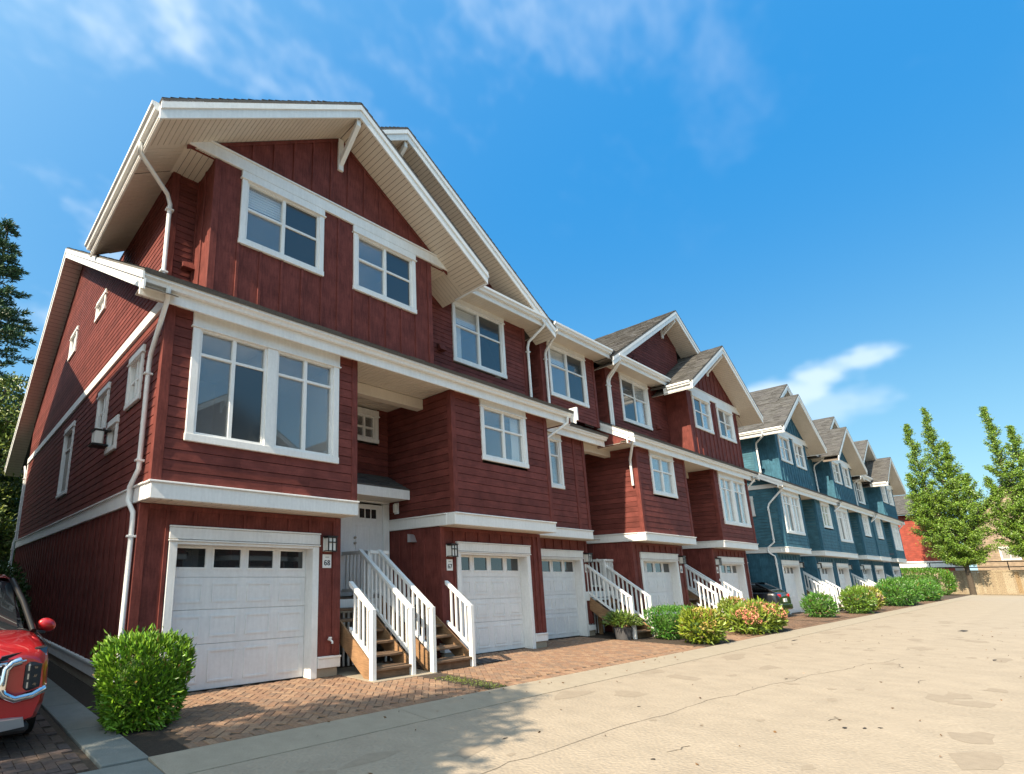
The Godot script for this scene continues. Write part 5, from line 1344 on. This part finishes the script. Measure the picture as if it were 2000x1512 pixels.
func build_ground(eye: Vector3) -> void:
	sheet("ground", M.earth, -250, 350, -250, 250, -0.14)
	sheet("road", M.road, -60, 73.9, 3.1, 13.2, -0.022)
	# rolled concrete kerb in lengths
	var kerb := Node3D.new(); kerb.name = "kerb"; add_child(kerb); structure(kerb)
	var x := -0.42
	while x < 73.0:
		var x1 := x + 3.05
		var g := Geo.new()
		g.hexa([Vector3(x + 0.006, -0.1, 2.55), Vector3(x1 - 0.006, -0.1, 2.55), Vector3(x1 - 0.006, -0.1, 3.14), Vector3(x + 0.006, -0.1, 3.14), Vector3(x + 0.006, 0.012, 2.55), Vector3(x1 - 0.006, 0.012, 2.55), Vector3(x1 - 0.006, -0.014, 3.14), Vector3(x + 0.006, -0.014, 3.14)])
		mi(kerb, "kerb_stone", g.mesh(), M.concrete)
		x = x1
	sheet("kerb_apron", M.slab, -30, -0.426, 2.55, 3.12, -0.008)
	sheet("driveway_bed", M.sand, -0.02, 73, -16, 2.549, -0.012)
	var drive := Node3D.new(); drive.name = "driveway"; add_child(drive); structure(drive)
	bricks([[0.0, 4.5, -0.2, 2.5], [5.0, 12.5, -0.8, 2.5], [14.6, 18.0, -0.2, 2.5], [19.4, 24.1, -0.2, 2.5], [24.3, 27.5, -5.0, 2.5], [27.7, 31.3, -0.2, 2.5], [33.8, 41.2, -0.2, 2.5], [43.6, 51.2, -0.2, 2.5], [53.4, 57.3, -0.2, 2.5]], eye, drive)
	var pad := Node3D.new(); pad.name = "parking_pad"; add_child(pad); structure(pad)
	var g2 := Geo.new()
	for i in range(-62, -9):
		for j in range(-70, 25):
			var k := posmod(i - j, 4)
			if k != 0 and k != 3: continue
			var q := [i * 0.1, j * 0.1, 0.2 if k == 0 else 0.1, 0.1 if k == 0 else 0.2]
			if q[0] + q[2] > -0.84: continue
			var t: Array = [[0.20, 0.135, 0.105], [0.18, 0.125, 0.105], [0.22, 0.15, 0.115], [0.17, 0.125, 0.11]][rng.randi() % 4]
			g2.col = Color(t[0], t[1], t[2])
			g2.box(Vector3(q[0] + 0.004, -0.05, q[1] + 0.004), Vector3(q[0] + q[2] - 0.004, -0.004 + rng.randf_range(-0.003, 0.002), q[1] + q[3] - 0.004))
	stuff(mi(pad, "pavers", g2.mesh(), M.paverv))
	sheet("pad_bed", M.sand, -7, -0.82, -16, 2.549, -0.022)
	# concrete walk beside the pad, in slabs
	var walk := Node3D.new(); walk.name = "walkway"; add_child(walk); structure(walk)
	var z := 2.54
	while z > -15.0:
		bb(walk, "slab", M.slab, Vector3(-0.815, -0.1, z - 1.48), Vector3(-0.40, 0.012, z - 0.008), 0.008)
		z -= 1.5
	sheet("planting_bed", M.soil, -0.395, -0.02, -16, 2.54, 0.0)
	for q in [[4.52, 4.98, 0.6, 2.54], [12.52, 14.58, -0.6, 2.54], [18.02, 19.38, -0.2, 2.54], [31.32, 33.78, 0.2, 2.54], [41.22, 43.58, 0.2, 2.54], [51.22, 53.38, 0.2, 2.54]]:
		sheet("planting_bed", M.mulch, q[0], q[1], q[2], q[3], -0.004)
	sheet("edging_walk", M.concrete, 3.55, 4.98, -0.6, 0.95, 0.006)
	# cracks and stains of the road
	var cr := Geo.new()
	var path := []
	for k in 60:
		var t := k / 59.0
		path.append(Vector2(lerpf(0.6, 13.5, t), lerpf(4.75, 5.75, t) + sin(k * 0.7) * 0.03 + rng.randf_range(-0.025, 0.025) - 0.35 * sin(t * PI)))
	ribbon(cr, path, 0.005, -0.0195)
	for k in 60:
		var c := Vector2(rng.randf_range(-1, 26), rng.randf_range(3.4, 8.5))
		var run := [c]
		for i in 4: run.append(run[i] + Vector2(rng.randf_range(0.03, 0.16), rng.randf_range(-0.05, 0.05)))
		if k % 3 == 0: ribbon(cr, run, 0.008, -0.0195)
	var co := mi(self, "road_cracks", cr.mesh(), M.crack)
	structure(co)
	var tg := Geo.new()
	for q in [[22.9, 5.9, 0.42, 0.12], [28.0, 7.2, 0.22, 0.08], [14.6, 7.0, 0.2, 0.05], [5.9, 6.35, 0.05, 0.03], [6.05, 6.5, 0.05, 0.02], [6.2, 6.6, 0.04, 0.03], [3.2, 5.5, 0.03, 0.02], [2.7, 4.2, 0.05, 0.02], [5.2, 4.4, 0.04, 0.02], [9.0, 5.0, 0.05, 0.03], [12.0, 6.0, 0.05, 0.03], [16.0, 3.35, 0.35, 0.03], [19.5, 5.2, 0.05, 0.03]]:
		blotch(tg, Vector2(q[0], q[1]), q[2], q[3], -0.0185)
	structure(mi(self, "road_stains", tg.mesh(), M.tar))
	var fg := Geo.new()
	for k in 170:
		var c := Vector2(rng.randf_range(-1.5, 34), rng.randf_range(3.2, 9.5))
		var sz := pow(rng.randf(), 2.5) * 0.28 + 0.03
		blotch(fg, c, sz * rng.randf_range(1.0, 3.0), sz, -0.0205 + 0.000004 * k)
	structure(mi(self, "road_patches", fg.mesh(), M.patch))
	var lf := Geo.new()      # blown leaves and twigs
	for k in 130:
		var c := Vector3(rng.randf_range(-0.5, 24), -0.012, rng.randf_range(2.9, 8.0)) if k % 3 else Vector3(rng.randf_range(0.2, 12), 0.012, rng.randf_range(2.3, 3.0))
		lf.col = Color(0.16, 0.09, 0.04) * rng.randf_range(0.5, 1.3)
		leaf(lf, c, Vector3(rng.randf_range(-1, 1), 0.05, rng.randf_range(-1, 1)).normalized(), rng.randf_range(0.02, 0.055), 0.025)
	var lo := mi(self, "fallen_leaves", lf.mesh(), M.leaf)
	tag(stuff(lo), "dry brown leaves scattered over the road and kerb", "leaves")

func build_rows() -> void:
	var red := {"b": [M.red0, M.red1, M.red2], "v": M.redb}
	var blue := {"b": [M.blue0, M.blue1, M.blue2], "v": M.blueb}
	var gr := "red townhouses of the near row"
	var gb := "blue townhouses of the far row"
	var n := thing("townhouse", "red townhouse numbered 68 at the near left end of the row", "townhouse", gr)
	unit_a(n, red, 0, true)
	var n2 := thing("townhouse", "red townhouse numbered 67, to the right of the first porch", "townhouse", gr)
	unit_b(n2, red, 0, true)
	var n3 := thing("townhouse", "narrow set-back red townhouse in the middle of the red row", "townhouse", gr)
	unit_c(n3, red)
	copy(n2, "red townhouse right of the set-back middle one, one side wall lit orange", Vector3(24.1, 0, 0), true)
	copy(n, "last red townhouse of the row, next to the black hatchback", Vector3(24.1, 0, 0), true)
	var ba := thing("townhouse", "first blue townhouse, nearest to the red row", "townhouse", gb, Vector3(27.65, 0, 0.12))
	unit_a(ba, blue, 1, true)
	var bm := thing("townhouse", "second blue townhouse, right of the first blue porch", "townhouse", gb, Vector3(27.65, 0, 0.12))
	unit_b(bm, blue, 1, false)
	var ba2 := thing("townhouse", "third blue townhouse, under the second blue gable", "townhouse", gb, Vector3(37.4, 0, 0.12))
	unit_a(ba2, blue, 1, false)
	copy(bm, "fourth blue townhouse, right of the second blue porch", Vector3(37.4, 0, 0.12))
	copy(bm, "fifth blue townhouse, left of the last blue porch", Vector3(57.2, 0, 0.12), true)
	copy(ba, "farthest blue townhouse, at the end of the row by the trees", Vector3(57.2, 0, 0.12), true)
	# the same kind of row goes on to the left of the picture and stands across the street
	var na := thing("townhouse", "red end townhouse across the parking pad, left of the picture", "townhouse", "townhouses outside the picture", Vector3(-4.0, 0, -0.45))
	unit_a(na, red, 1, true)
	na.transform = Transform3D(Basis.from_scale(Vector3(-1, 1, 1)), Vector3(-4.0, 0, -0.45))
	var nb := thing("townhouse", "red townhouse second from the parking pad, left of the picture", "townhouse", "townhouses outside the picture")
	unit_b(nb, red, 1, false)
	nb.transform = Transform3D(Basis.from_scale(Vector3(-1, 1, 1)), Vector3(-4.0, 0, -0.45))
	for k in 3:
		copy(na, "red townhouse across the street, behind the photographer, %s" % ["nearest", "next", "third"][k], Vector3(4.0 + 10.4 * k, 0, 21.0), false, PI)
		copy(nb, "red townhouse across the street with a wide gable, %s" % ["nearest", "next", "third"][k], Vector3(4.0 + 10.4 * k, 0, 21.0), false, PI)

func build_details() -> void:
	number_sign(Vector3(3.235, 1.925, 0.002), "68", "white house sign between the nearest garage door and the first stairs")
	lantern(Vector3(3.25, 2.22, 0.0), "black caged lantern beside the nearest garage door")
	number_sign(Vector3(6.37, 1.90, 0.002), "67", "white house sign at the left jamb of the second garage door")
	lantern(Vector3(6.38, 2.20, 0.0), "black caged lantern at the left jamb of the second garage door")
	number_sign(Vector3(12.95, 1.90, -0.698), "66", "white house sign by the garage of the set-back red townhouse")
	lantern(Vector3(12.96, 2.20, -0.70), "black caged lantern by the garage of the set-back red townhouse")
	number_sign(Vector3(17.73, 1.90, 0.002), "65", "white house sign right of the fourth garage door of the red row")
	lantern(Vector3(17.72, 2.20, 0.0), "black caged lantern right of the fourth garage door of the red row")
	number_sign(Vector3(20.86, 1.90, 0.002), "64", "white house sign left of the last garage door of the red row")
	lantern(Vector3(20.85, 2.20, 0.0), "black caged lantern left of the last garage door of the red row")
	lantern(Vector3(30.9, 2.20, 0.12), "lantern right of the first garage door of the blue row")
	lantern(Vector3(34.03, 2.20, 0.12), "lantern left of the second garage door of the blue row")
	lantern(Vector3(40.65, 2.20, 0.12), "lantern right of the third garage door of the blue row")
	lantern(Vector3(43.8, 2.20, 0.12), "lantern left of the fourth garage door of the blue row")
	var pl := thing("porch_lantern", "small lantern on the dark side wall beside the entry door", "lantern", "", Vector3(6.09, 3.22, -1.35))
	bb(pl, "shade", M.opal, Vector3(-0.09, -0.1, -0.05), Vector3(-0.03, 0.1, 0.05), 0.01)
	bb(pl, "bracket", M.plate, Vector3(-0.03, -0.13, -0.07), Vector3(0.0, 0.13, 0.07), 0.004)
	var tapg := thing("hose_bib", "small white hose tap on the wall right of the first garage", "tap", "", Vector3(3.30, 0.60, 0.0))
	var hb := Geo.new(); hb.tube([Vector3(0, 0, 0), Vector3(0, 0, 0.06), Vector3(0.02, -0.03, 0.09), Vector3(0.02, -0.06, 0.09)], 0.018, 8)
	mi(tapg, "spout", hb.mesh(), M.white)
	var hw := Geo.new(); hw.tube([Vector3(0, 0.02, 0.05), Vector3(0, 0.045, 0.05)], 0.032, 10)
	mi(tapg, "handle", hw.mesh(), M.white)
	# stairs and landings
	stairs(3.64, 4.52, 0.80, 0.62, 1.5, "near wooden stairs right of garage 68 with white railings")
	stairs(4.98, 6.02, 0.85, 1.5, 0.62, "wooden stairs left of garage 67 with white railings")
	landing(3.56, 6.10, 4.74, "white-railed porch landing behind the two nearest stairs")
	stairs(12.95, 14.05, 0.55, 1.5, 1.5, "wooden stairs of the set-back red townhouse beside the potted plant")
	landing(12.65, 14.4, 14.0, "porch landing of the set-back red townhouse")
	stairs(18.08, 19.12, 0.85, 0.62, 1.5, "red row stairs right of the yellowing shrub")
	stairs(19.58, 20.46, 0.80, 1.5, 0.62, "last stairs of the red row, left of the last garage")
	landing(18.0, 20.54, 19.3, "porch landing behind the last two stairs of the red row")
	for q in [[27.65, false, "first"], [37.4, false, "second"], [57.2, true, "last"]]:
		for s in [[3.64, 4.52, 0.62, 1.5, "left"], [4.98, 6.02, 1.5, 0.62, "right"]]:
			var x0: float = q[0] + s[0]; var x1: float = q[0] + s[1]
			var l0: float = s[2]; var l1: float = s[3]
			var sd: String = s[4]
			if q[1]:
				x0 = q[0] - s[1]; x1 = q[0] - s[0]; l0 = s[3]; l1 = s[2]; sd = "right" if sd == "left" else "left"
			stairs(x0, x1, 0.92, l0, l1, "%s-hand stairs of the %s blue porch" % [sd, q[2]])
		landing((q[0] + 3.56) if not q[1] else (q[0] - 6.1), (q[0] + 6.1) if not q[1] else (q[0] - 3.56), (q[0] + 4.74) if not q[1] else (q[0] - 4.9), "porch landing behind the %s pair of blue stairs" % q[2])
	var mt := thing("grate", "dark slatted grate lying on the bricks by garage 67", "grate", "", Vector3(6.62, 0.004, 0.55))
	for k in 4: bb(mt, "slat", M.black, Vector3(-0.32, 0.0, -0.2 + 0.12 * k), Vector3(0.32, 0.016, -0.14 + 0.12 * k), 0.003)
	for s in [-1.0, 1.0]: bb(mt, "side_bar", M.black, Vector3(s * 0.33 - 0.025, 0.0, -0.22), Vector3(s * 0.33 + 0.025, 0.018, 0.24), 0.003)
	# weeds in the gap between two drives
	var wg := Geo.new()
	for k in 700:
		var c := Vector3(4.74 + rng.randfn() * 0.12, 0.0, rng.randf_range(1.3, 2.5))
		wg.col = leafcol([0.13, 0.17, 0.035], 0.4)
		leaf(wg, c, Vector3(rng.randf_range(-1, 1), 0.6, rng.randf_range(-1, 1)).normalized(), rng.randf_range(0.015, 0.04), 0.012)
	tag(stuff(mi(self, "weeds", wg.mesh(), M.leaf)), "low weeds growing in the gap between the two nearest driveways", "weeds")

func build_plants() -> void:
	var g := [0.075, 0.16, 0.018]
	var yg := [0.13, 0.20, 0.02]
	bush("boxwood_shrub", "clipped bright green square shrub at the corner of house 68", Vector3(-0.14, 0, 1.28), Vector3(0.94, 0.92, 0.84), 8200, 0.075, [0.13, 0.26, 0.018], 5.0, "", 0, [], 0.09)
	bush("hedge_shrub", "clipped dark green hedge left of the yellowing hydrangea", Vector3(14.1, 0, 1.1), Vector3(2.1, 0.80, 0.85), 5200, 0.07, [0.05, 0.16, 0.015], 5.0, "", 0, [], 0.04)
	bush("hydrangea_shrub", "yellowing leafy hydrangea without large blooms, at the kerb", Vector3(13.35, 0, 2.12), Vector3(1.35, 0.78, 0.8), 1500, 0.14, [0.16, 0.22, 0.02], 2.3, "", 8, [0.45, 0.32, 0.10], 0.12)
	bush("hydrangea_shrub", "hydrangea with many faded pink blooms, largest of the kerbside shrubs", Vector3(17.7, 0, 2.05), Vector3(2.9, 0.80, 1.0), 2600, 0.15, [0.15, 0.22, 0.025], 2.2, "", 46, [0.62, 0.27, 0.17], 0.2)
	bush("leafy_shrub", "loose leafy shrub between the hydrangeas and the last red stairs", Vector3(18.3, 0, 1.25), Vector3(1.5, 0.9, 0.8), 1800, 0.12, [0.13, 0.19, 0.02], 2.3, "", 8, [0.5, 0.25, 0.14], 0.14)
	bush("round_shrub", "round green shrub beside the black hatchback", Vector3(27.0, 0, 1.5), Vector3(1.5, 0.9, 1.0), 2000, 0.11, [0.06, 0.17, 0.02], 2.4, "", 0, [], 0.2)
	bush("leafy_shrub", "untidy leafy shrub before the first blue porch", Vector3(31.7, 0, 1.9), Vector3(2.6, 1.1, 1.0), 2400, 0.14, [0.10, 0.19, 0.02], 2.2, "", 0, [], 0.16)
	bush("leafy_shrub", "yellow-green shrub with a few blooms at the second blue stairs", Vector3(34.6, 0, 1.8), Vector3(1.5, 1.1, 0.9), 1300, 0.14, [0.19, 0.22, 0.03], 2.2, "", 5, [0.4, 0.25, 0.2], 0.16)
	bush("hedge_shrub", "wide rounded hedge before the second blue porch", Vector3(43.0, 0, 1.75), Vector3(5.6, 1.45, 1.5), 5200, 0.15, [0.06, 0.17, 0.02], 2.6, "", 0, [], 0.2)
	bush("hedge_shrub", "lower rounded hedge before the last blue porch", Vector3(53.2, 0, 1.75), Vector3(4.6, 1.3, 1.3), 3400, 0.16, [0.06, 0.17, 0.02], 2.6, "", 0, [], 0.2)
	bush("hedge_shrub", "tall square hedge standing against the wooden fence", Vector3(70.5, 0, -0.6), Vector3(3.0, 2.3, 4.6), 6000, 0.2, [0.07, 0.17, 0.015], 4.0, "", 0, [], 0.05)
	var pt := thing("potted_plant", "leafy plant in a dark pot beside the third garage", "plant", "", Vector3(12.72, 0, 0.35))
	var pg := Geo.new(); pg.tube([Vector3(0, 0, 0), Vector3(0, 0.3, 0)], 0.19, 16, 0.25)
	mi(pt, "pot", pg.mesh(), M.pot)
	var lg := Geo.new()
	for k in 900:
		var d := sphere_dir(); d.y = absf(d.y) * 0.7
		lg.col = leafcol([0.09, 0.15, 0.025], 0.4)
		leaf(lg, Vector3(0, 0.38, 0) + d * rng.randf_range(0.15, 0.5), (d + sphere_dir() * 0.6).normalized(), 0.12, 0.04)
	stuff(mi(pt, "foliage", lg.mesh(), M.leaf))
	# bushes behind the SUV along the side wall
	bush("leafy_shrub", "dark shrub growing behind the red SUV against the side wall", Vector3(-0.75, 0, -9.5), Vector3(1.2, 2.0, 3.0), 3000, 0.13, [0.05, 0.10, 0.02], 2.3, "", 0, [], 0.15)
	# trees left, behind the house
	conifer("tall dark conifer rising behind the side roof at the left edge", Vector3(-1.7, 0, -21.0), 18.6, 5.0, [0.05, 0.105, 0.04])
	tree("broadleaf_tree", "sunlit broadleaf tree below the conifer at the left edge", Vector3(-1.0, 0, -19.0), 11.0, 0.22, [[Vector3(0, 7.0, 0), Vector3(2.6, 3.4, 2.4), 8000], [Vector3(0.6, 3.2, 0.5), Vector3(2.6, 2.2, 2.2), 5000]], 0.16, [0.12, 0.17, 0.025])
	tree("broadleaf_tree", "dark tree low behind the parking pad at the left edge", Vector3(-1.4, 0, -24.0), 9.0, 0.2, [[Vector3(0, 5.0, 0), Vector3(3.2, 4.4, 2.4), 7000]], 0.17, [0.06, 0.10, 0.03])
	# tree by the street, left of the picture: its shade falls on the first driveway
	tree("street_tree", "street tree left of the picture whose shade dapples the first driveway", Vector3(-8.8, 0, 3.95), 11.0, 0.2, [[Vector3(0, 8.2, -0.1), Vector3(2.4, 2.7, 1.0), 5200], [Vector3(1.5, 6.6, 0.3), Vector3(2.3, 2.1, 1.2), 4200], [Vector3(2.2, 4.9, 0.9), Vector3(1.8, 1.4, 1.1), 1900]], 0.17, [0.08, 0.14, 0.025])
	# trees at the end of the street
	var tc := [0.13, 0.225, 0.025]
	upright_tree("pale green upright tree with two pointed tops beside the blue row", Vector3(72.6, 0, 2.6), [[-1.75, 16.6, 2.1], [-0.2, 17.8, 2.3], [0.6, 14.2, 2.4], [1.5, 11.0, 2.4], [-2.4, 11.5, 2.3]], tc, "trees at the end of the street")
	upright_tree("pale green pointed tree cut by the right edge", Vector3(73.0, 0, 7.0), [[-0.75, 17.2, 2.3], [0.5, 15.0, 2.4], [1.7, 13.0, 2.5], [-1.7, 10.5, 2.3], [2.6, 10.0, 2.4]], tc, "trees at the end of the street")

func build_far() -> void:
	# board fence across the end of the street
	var f := thing("board_fence", "pale wooden board fence closing the end of the street", "fence", "", Vector3(74.0, 0, 0))
	var z := -6.0
	while z < 16.0:
		bb(f, "board", M["fence%d" % (3 if rng.randf() < 0.07 else rng.randi() % 3)], Vector3(-0.012, 0.06, z), Vector3(0.012, 2.02 + rng.randf_range(-0.01, 0.01), z + 0.136), 0.003)
		z += 0.14
	z = -6.0
	while z < 16.0:
		bb(f, "post", M.fence1, Vector3(0.02, 0.0, z), Vector3(0.12, 2.1, z + 0.1), 0.005)
		z += 2.4
	bb(f, "top_rail", M.fence0, Vector3(-0.05, 2.03, -6.0), Vector3(0.09, 2.20, 16.0), 0.006)
	bb(f, "bottom_board", M.fence1, Vector3(-0.03, 0.0, -6.0), Vector3(0.03, 0.14, 16.0), 0.005)
	var r := thing("metal_railing", "thin black metal railing standing behind the wooden fence", "railing", "", Vector3(76.0, 0, 0))
	for y in [2.45, 2.95]: bb(r, "rail", M.black, Vector3(-0.03, y, -8.0), Vector3(0.03, y + 0.09, 18.0), 0.004)
	for k in 11: bb(r, "post", M.black, Vector3(-0.035, 0, -8.0 + 2.6 * k), Vector3(0.035, 3.04, -7.93 + 2.6 * k), 0.004)
	# houses beyond
	var red := {"b": [M.brickred, M.brickred, M.brickred], "v": M.brickred}
	var h := thing("far_house", "bright red house showing between the blue row and the trees", "house", "houses beyond the fence", Vector3(80.0, 0, -3.0))
	lap(h, frame(Vector3(0, 0, -9.0), ZV), 0.0, 13.2, 1.6, 8.2, 0.2, [], red, 1)
	core(h, [[Vector3(0.02, 0, -9.0), Vector3(10, 8.2, 4.2)]])
	bb(h, "belt_board", M.white, Vector3(-0.06, 2.6, -9.0), Vector3(0.0, 3.25, 4.25), 0.01)
	slope(h, "roof_slope", Vector3(-0.8, 8.3, -9.5), Vector3(0, 0, 14.2), Vector3(5.8, 2.6, 0), 0.15)
	var h2 := thing("far_house", "beige house with a tall gable roof behind the trees", "house", "houses beyond the fence", Vector3(92.0, 0, 6.0))
	core(h2, [[Vector3(0.05, 0, -4.0), Vector3(9, 7.0, 4.0)]])
	lap(h2, frame(Vector3(0, 0, -4.0), ZV), 0.0, 8.0, 0.3, 7.0, 0.2, [[2.0, 3.5, 3.4, 4.9], [5.0, 6.5, 3.4, 4.9]], {"b": [M.beige, M.beige, M.beige], "v": M.beige}, 1)
	for q in [[2.0, 3.5], [5.0, 6.5]]: window(h2, frame(Vector3(0, 0, -4.0), ZV), q[0], q[1], 3.4, 4.9, {"cols": [0.5]}, 1)
	slope(h2, "roof_slope", Vector3(-0.6, 6.9, -4.6), Vector3(10.2, 0, 0), Vector3(0, 5.6, 4.6), 0.12)
	slope(h2, "roof_slope", Vector3(-0.6, 6.9, 4.6), Vector3(10.2, 0, 0), Vector3(0, 5.6, -4.6), 0.12)
	var gg := Geo.new(); gg.prism(PackedVector2Array([Vector2(-4.0, 6.9), Vector2(4.0, 6.9), Vector2(0, 11.6)]), Transform3D(Basis(ZV, Y, -X), Vector3(0.05, 0, 0)), 0.06)
	mi(h2, "gable_wall", gg.mesh(), M.beige)
	var h3 := thing("far_house", "low white house wall behind the fence at the right edge", "house", "houses beyond the fence", Vector3(86.0, 0, 12.0))
	core(h3, [[Vector3(0.05, 0, -4.0), Vector3(9, 4.4, 6.0)]])
	lap(h3, frame(Vector3(0, 0, -4.0), ZV), 0.0, 10.0, 0.3, 4.4, 0.25, [], {"b": [M.white, M.white, M.white], "v": M.white}, 1)
	slope(h3, "roof_slope", Vector3(-0.6, 4.4, -4.5), Vector3(0, 0, 11), Vector3(5.0, 2.6, 0), 0.12)
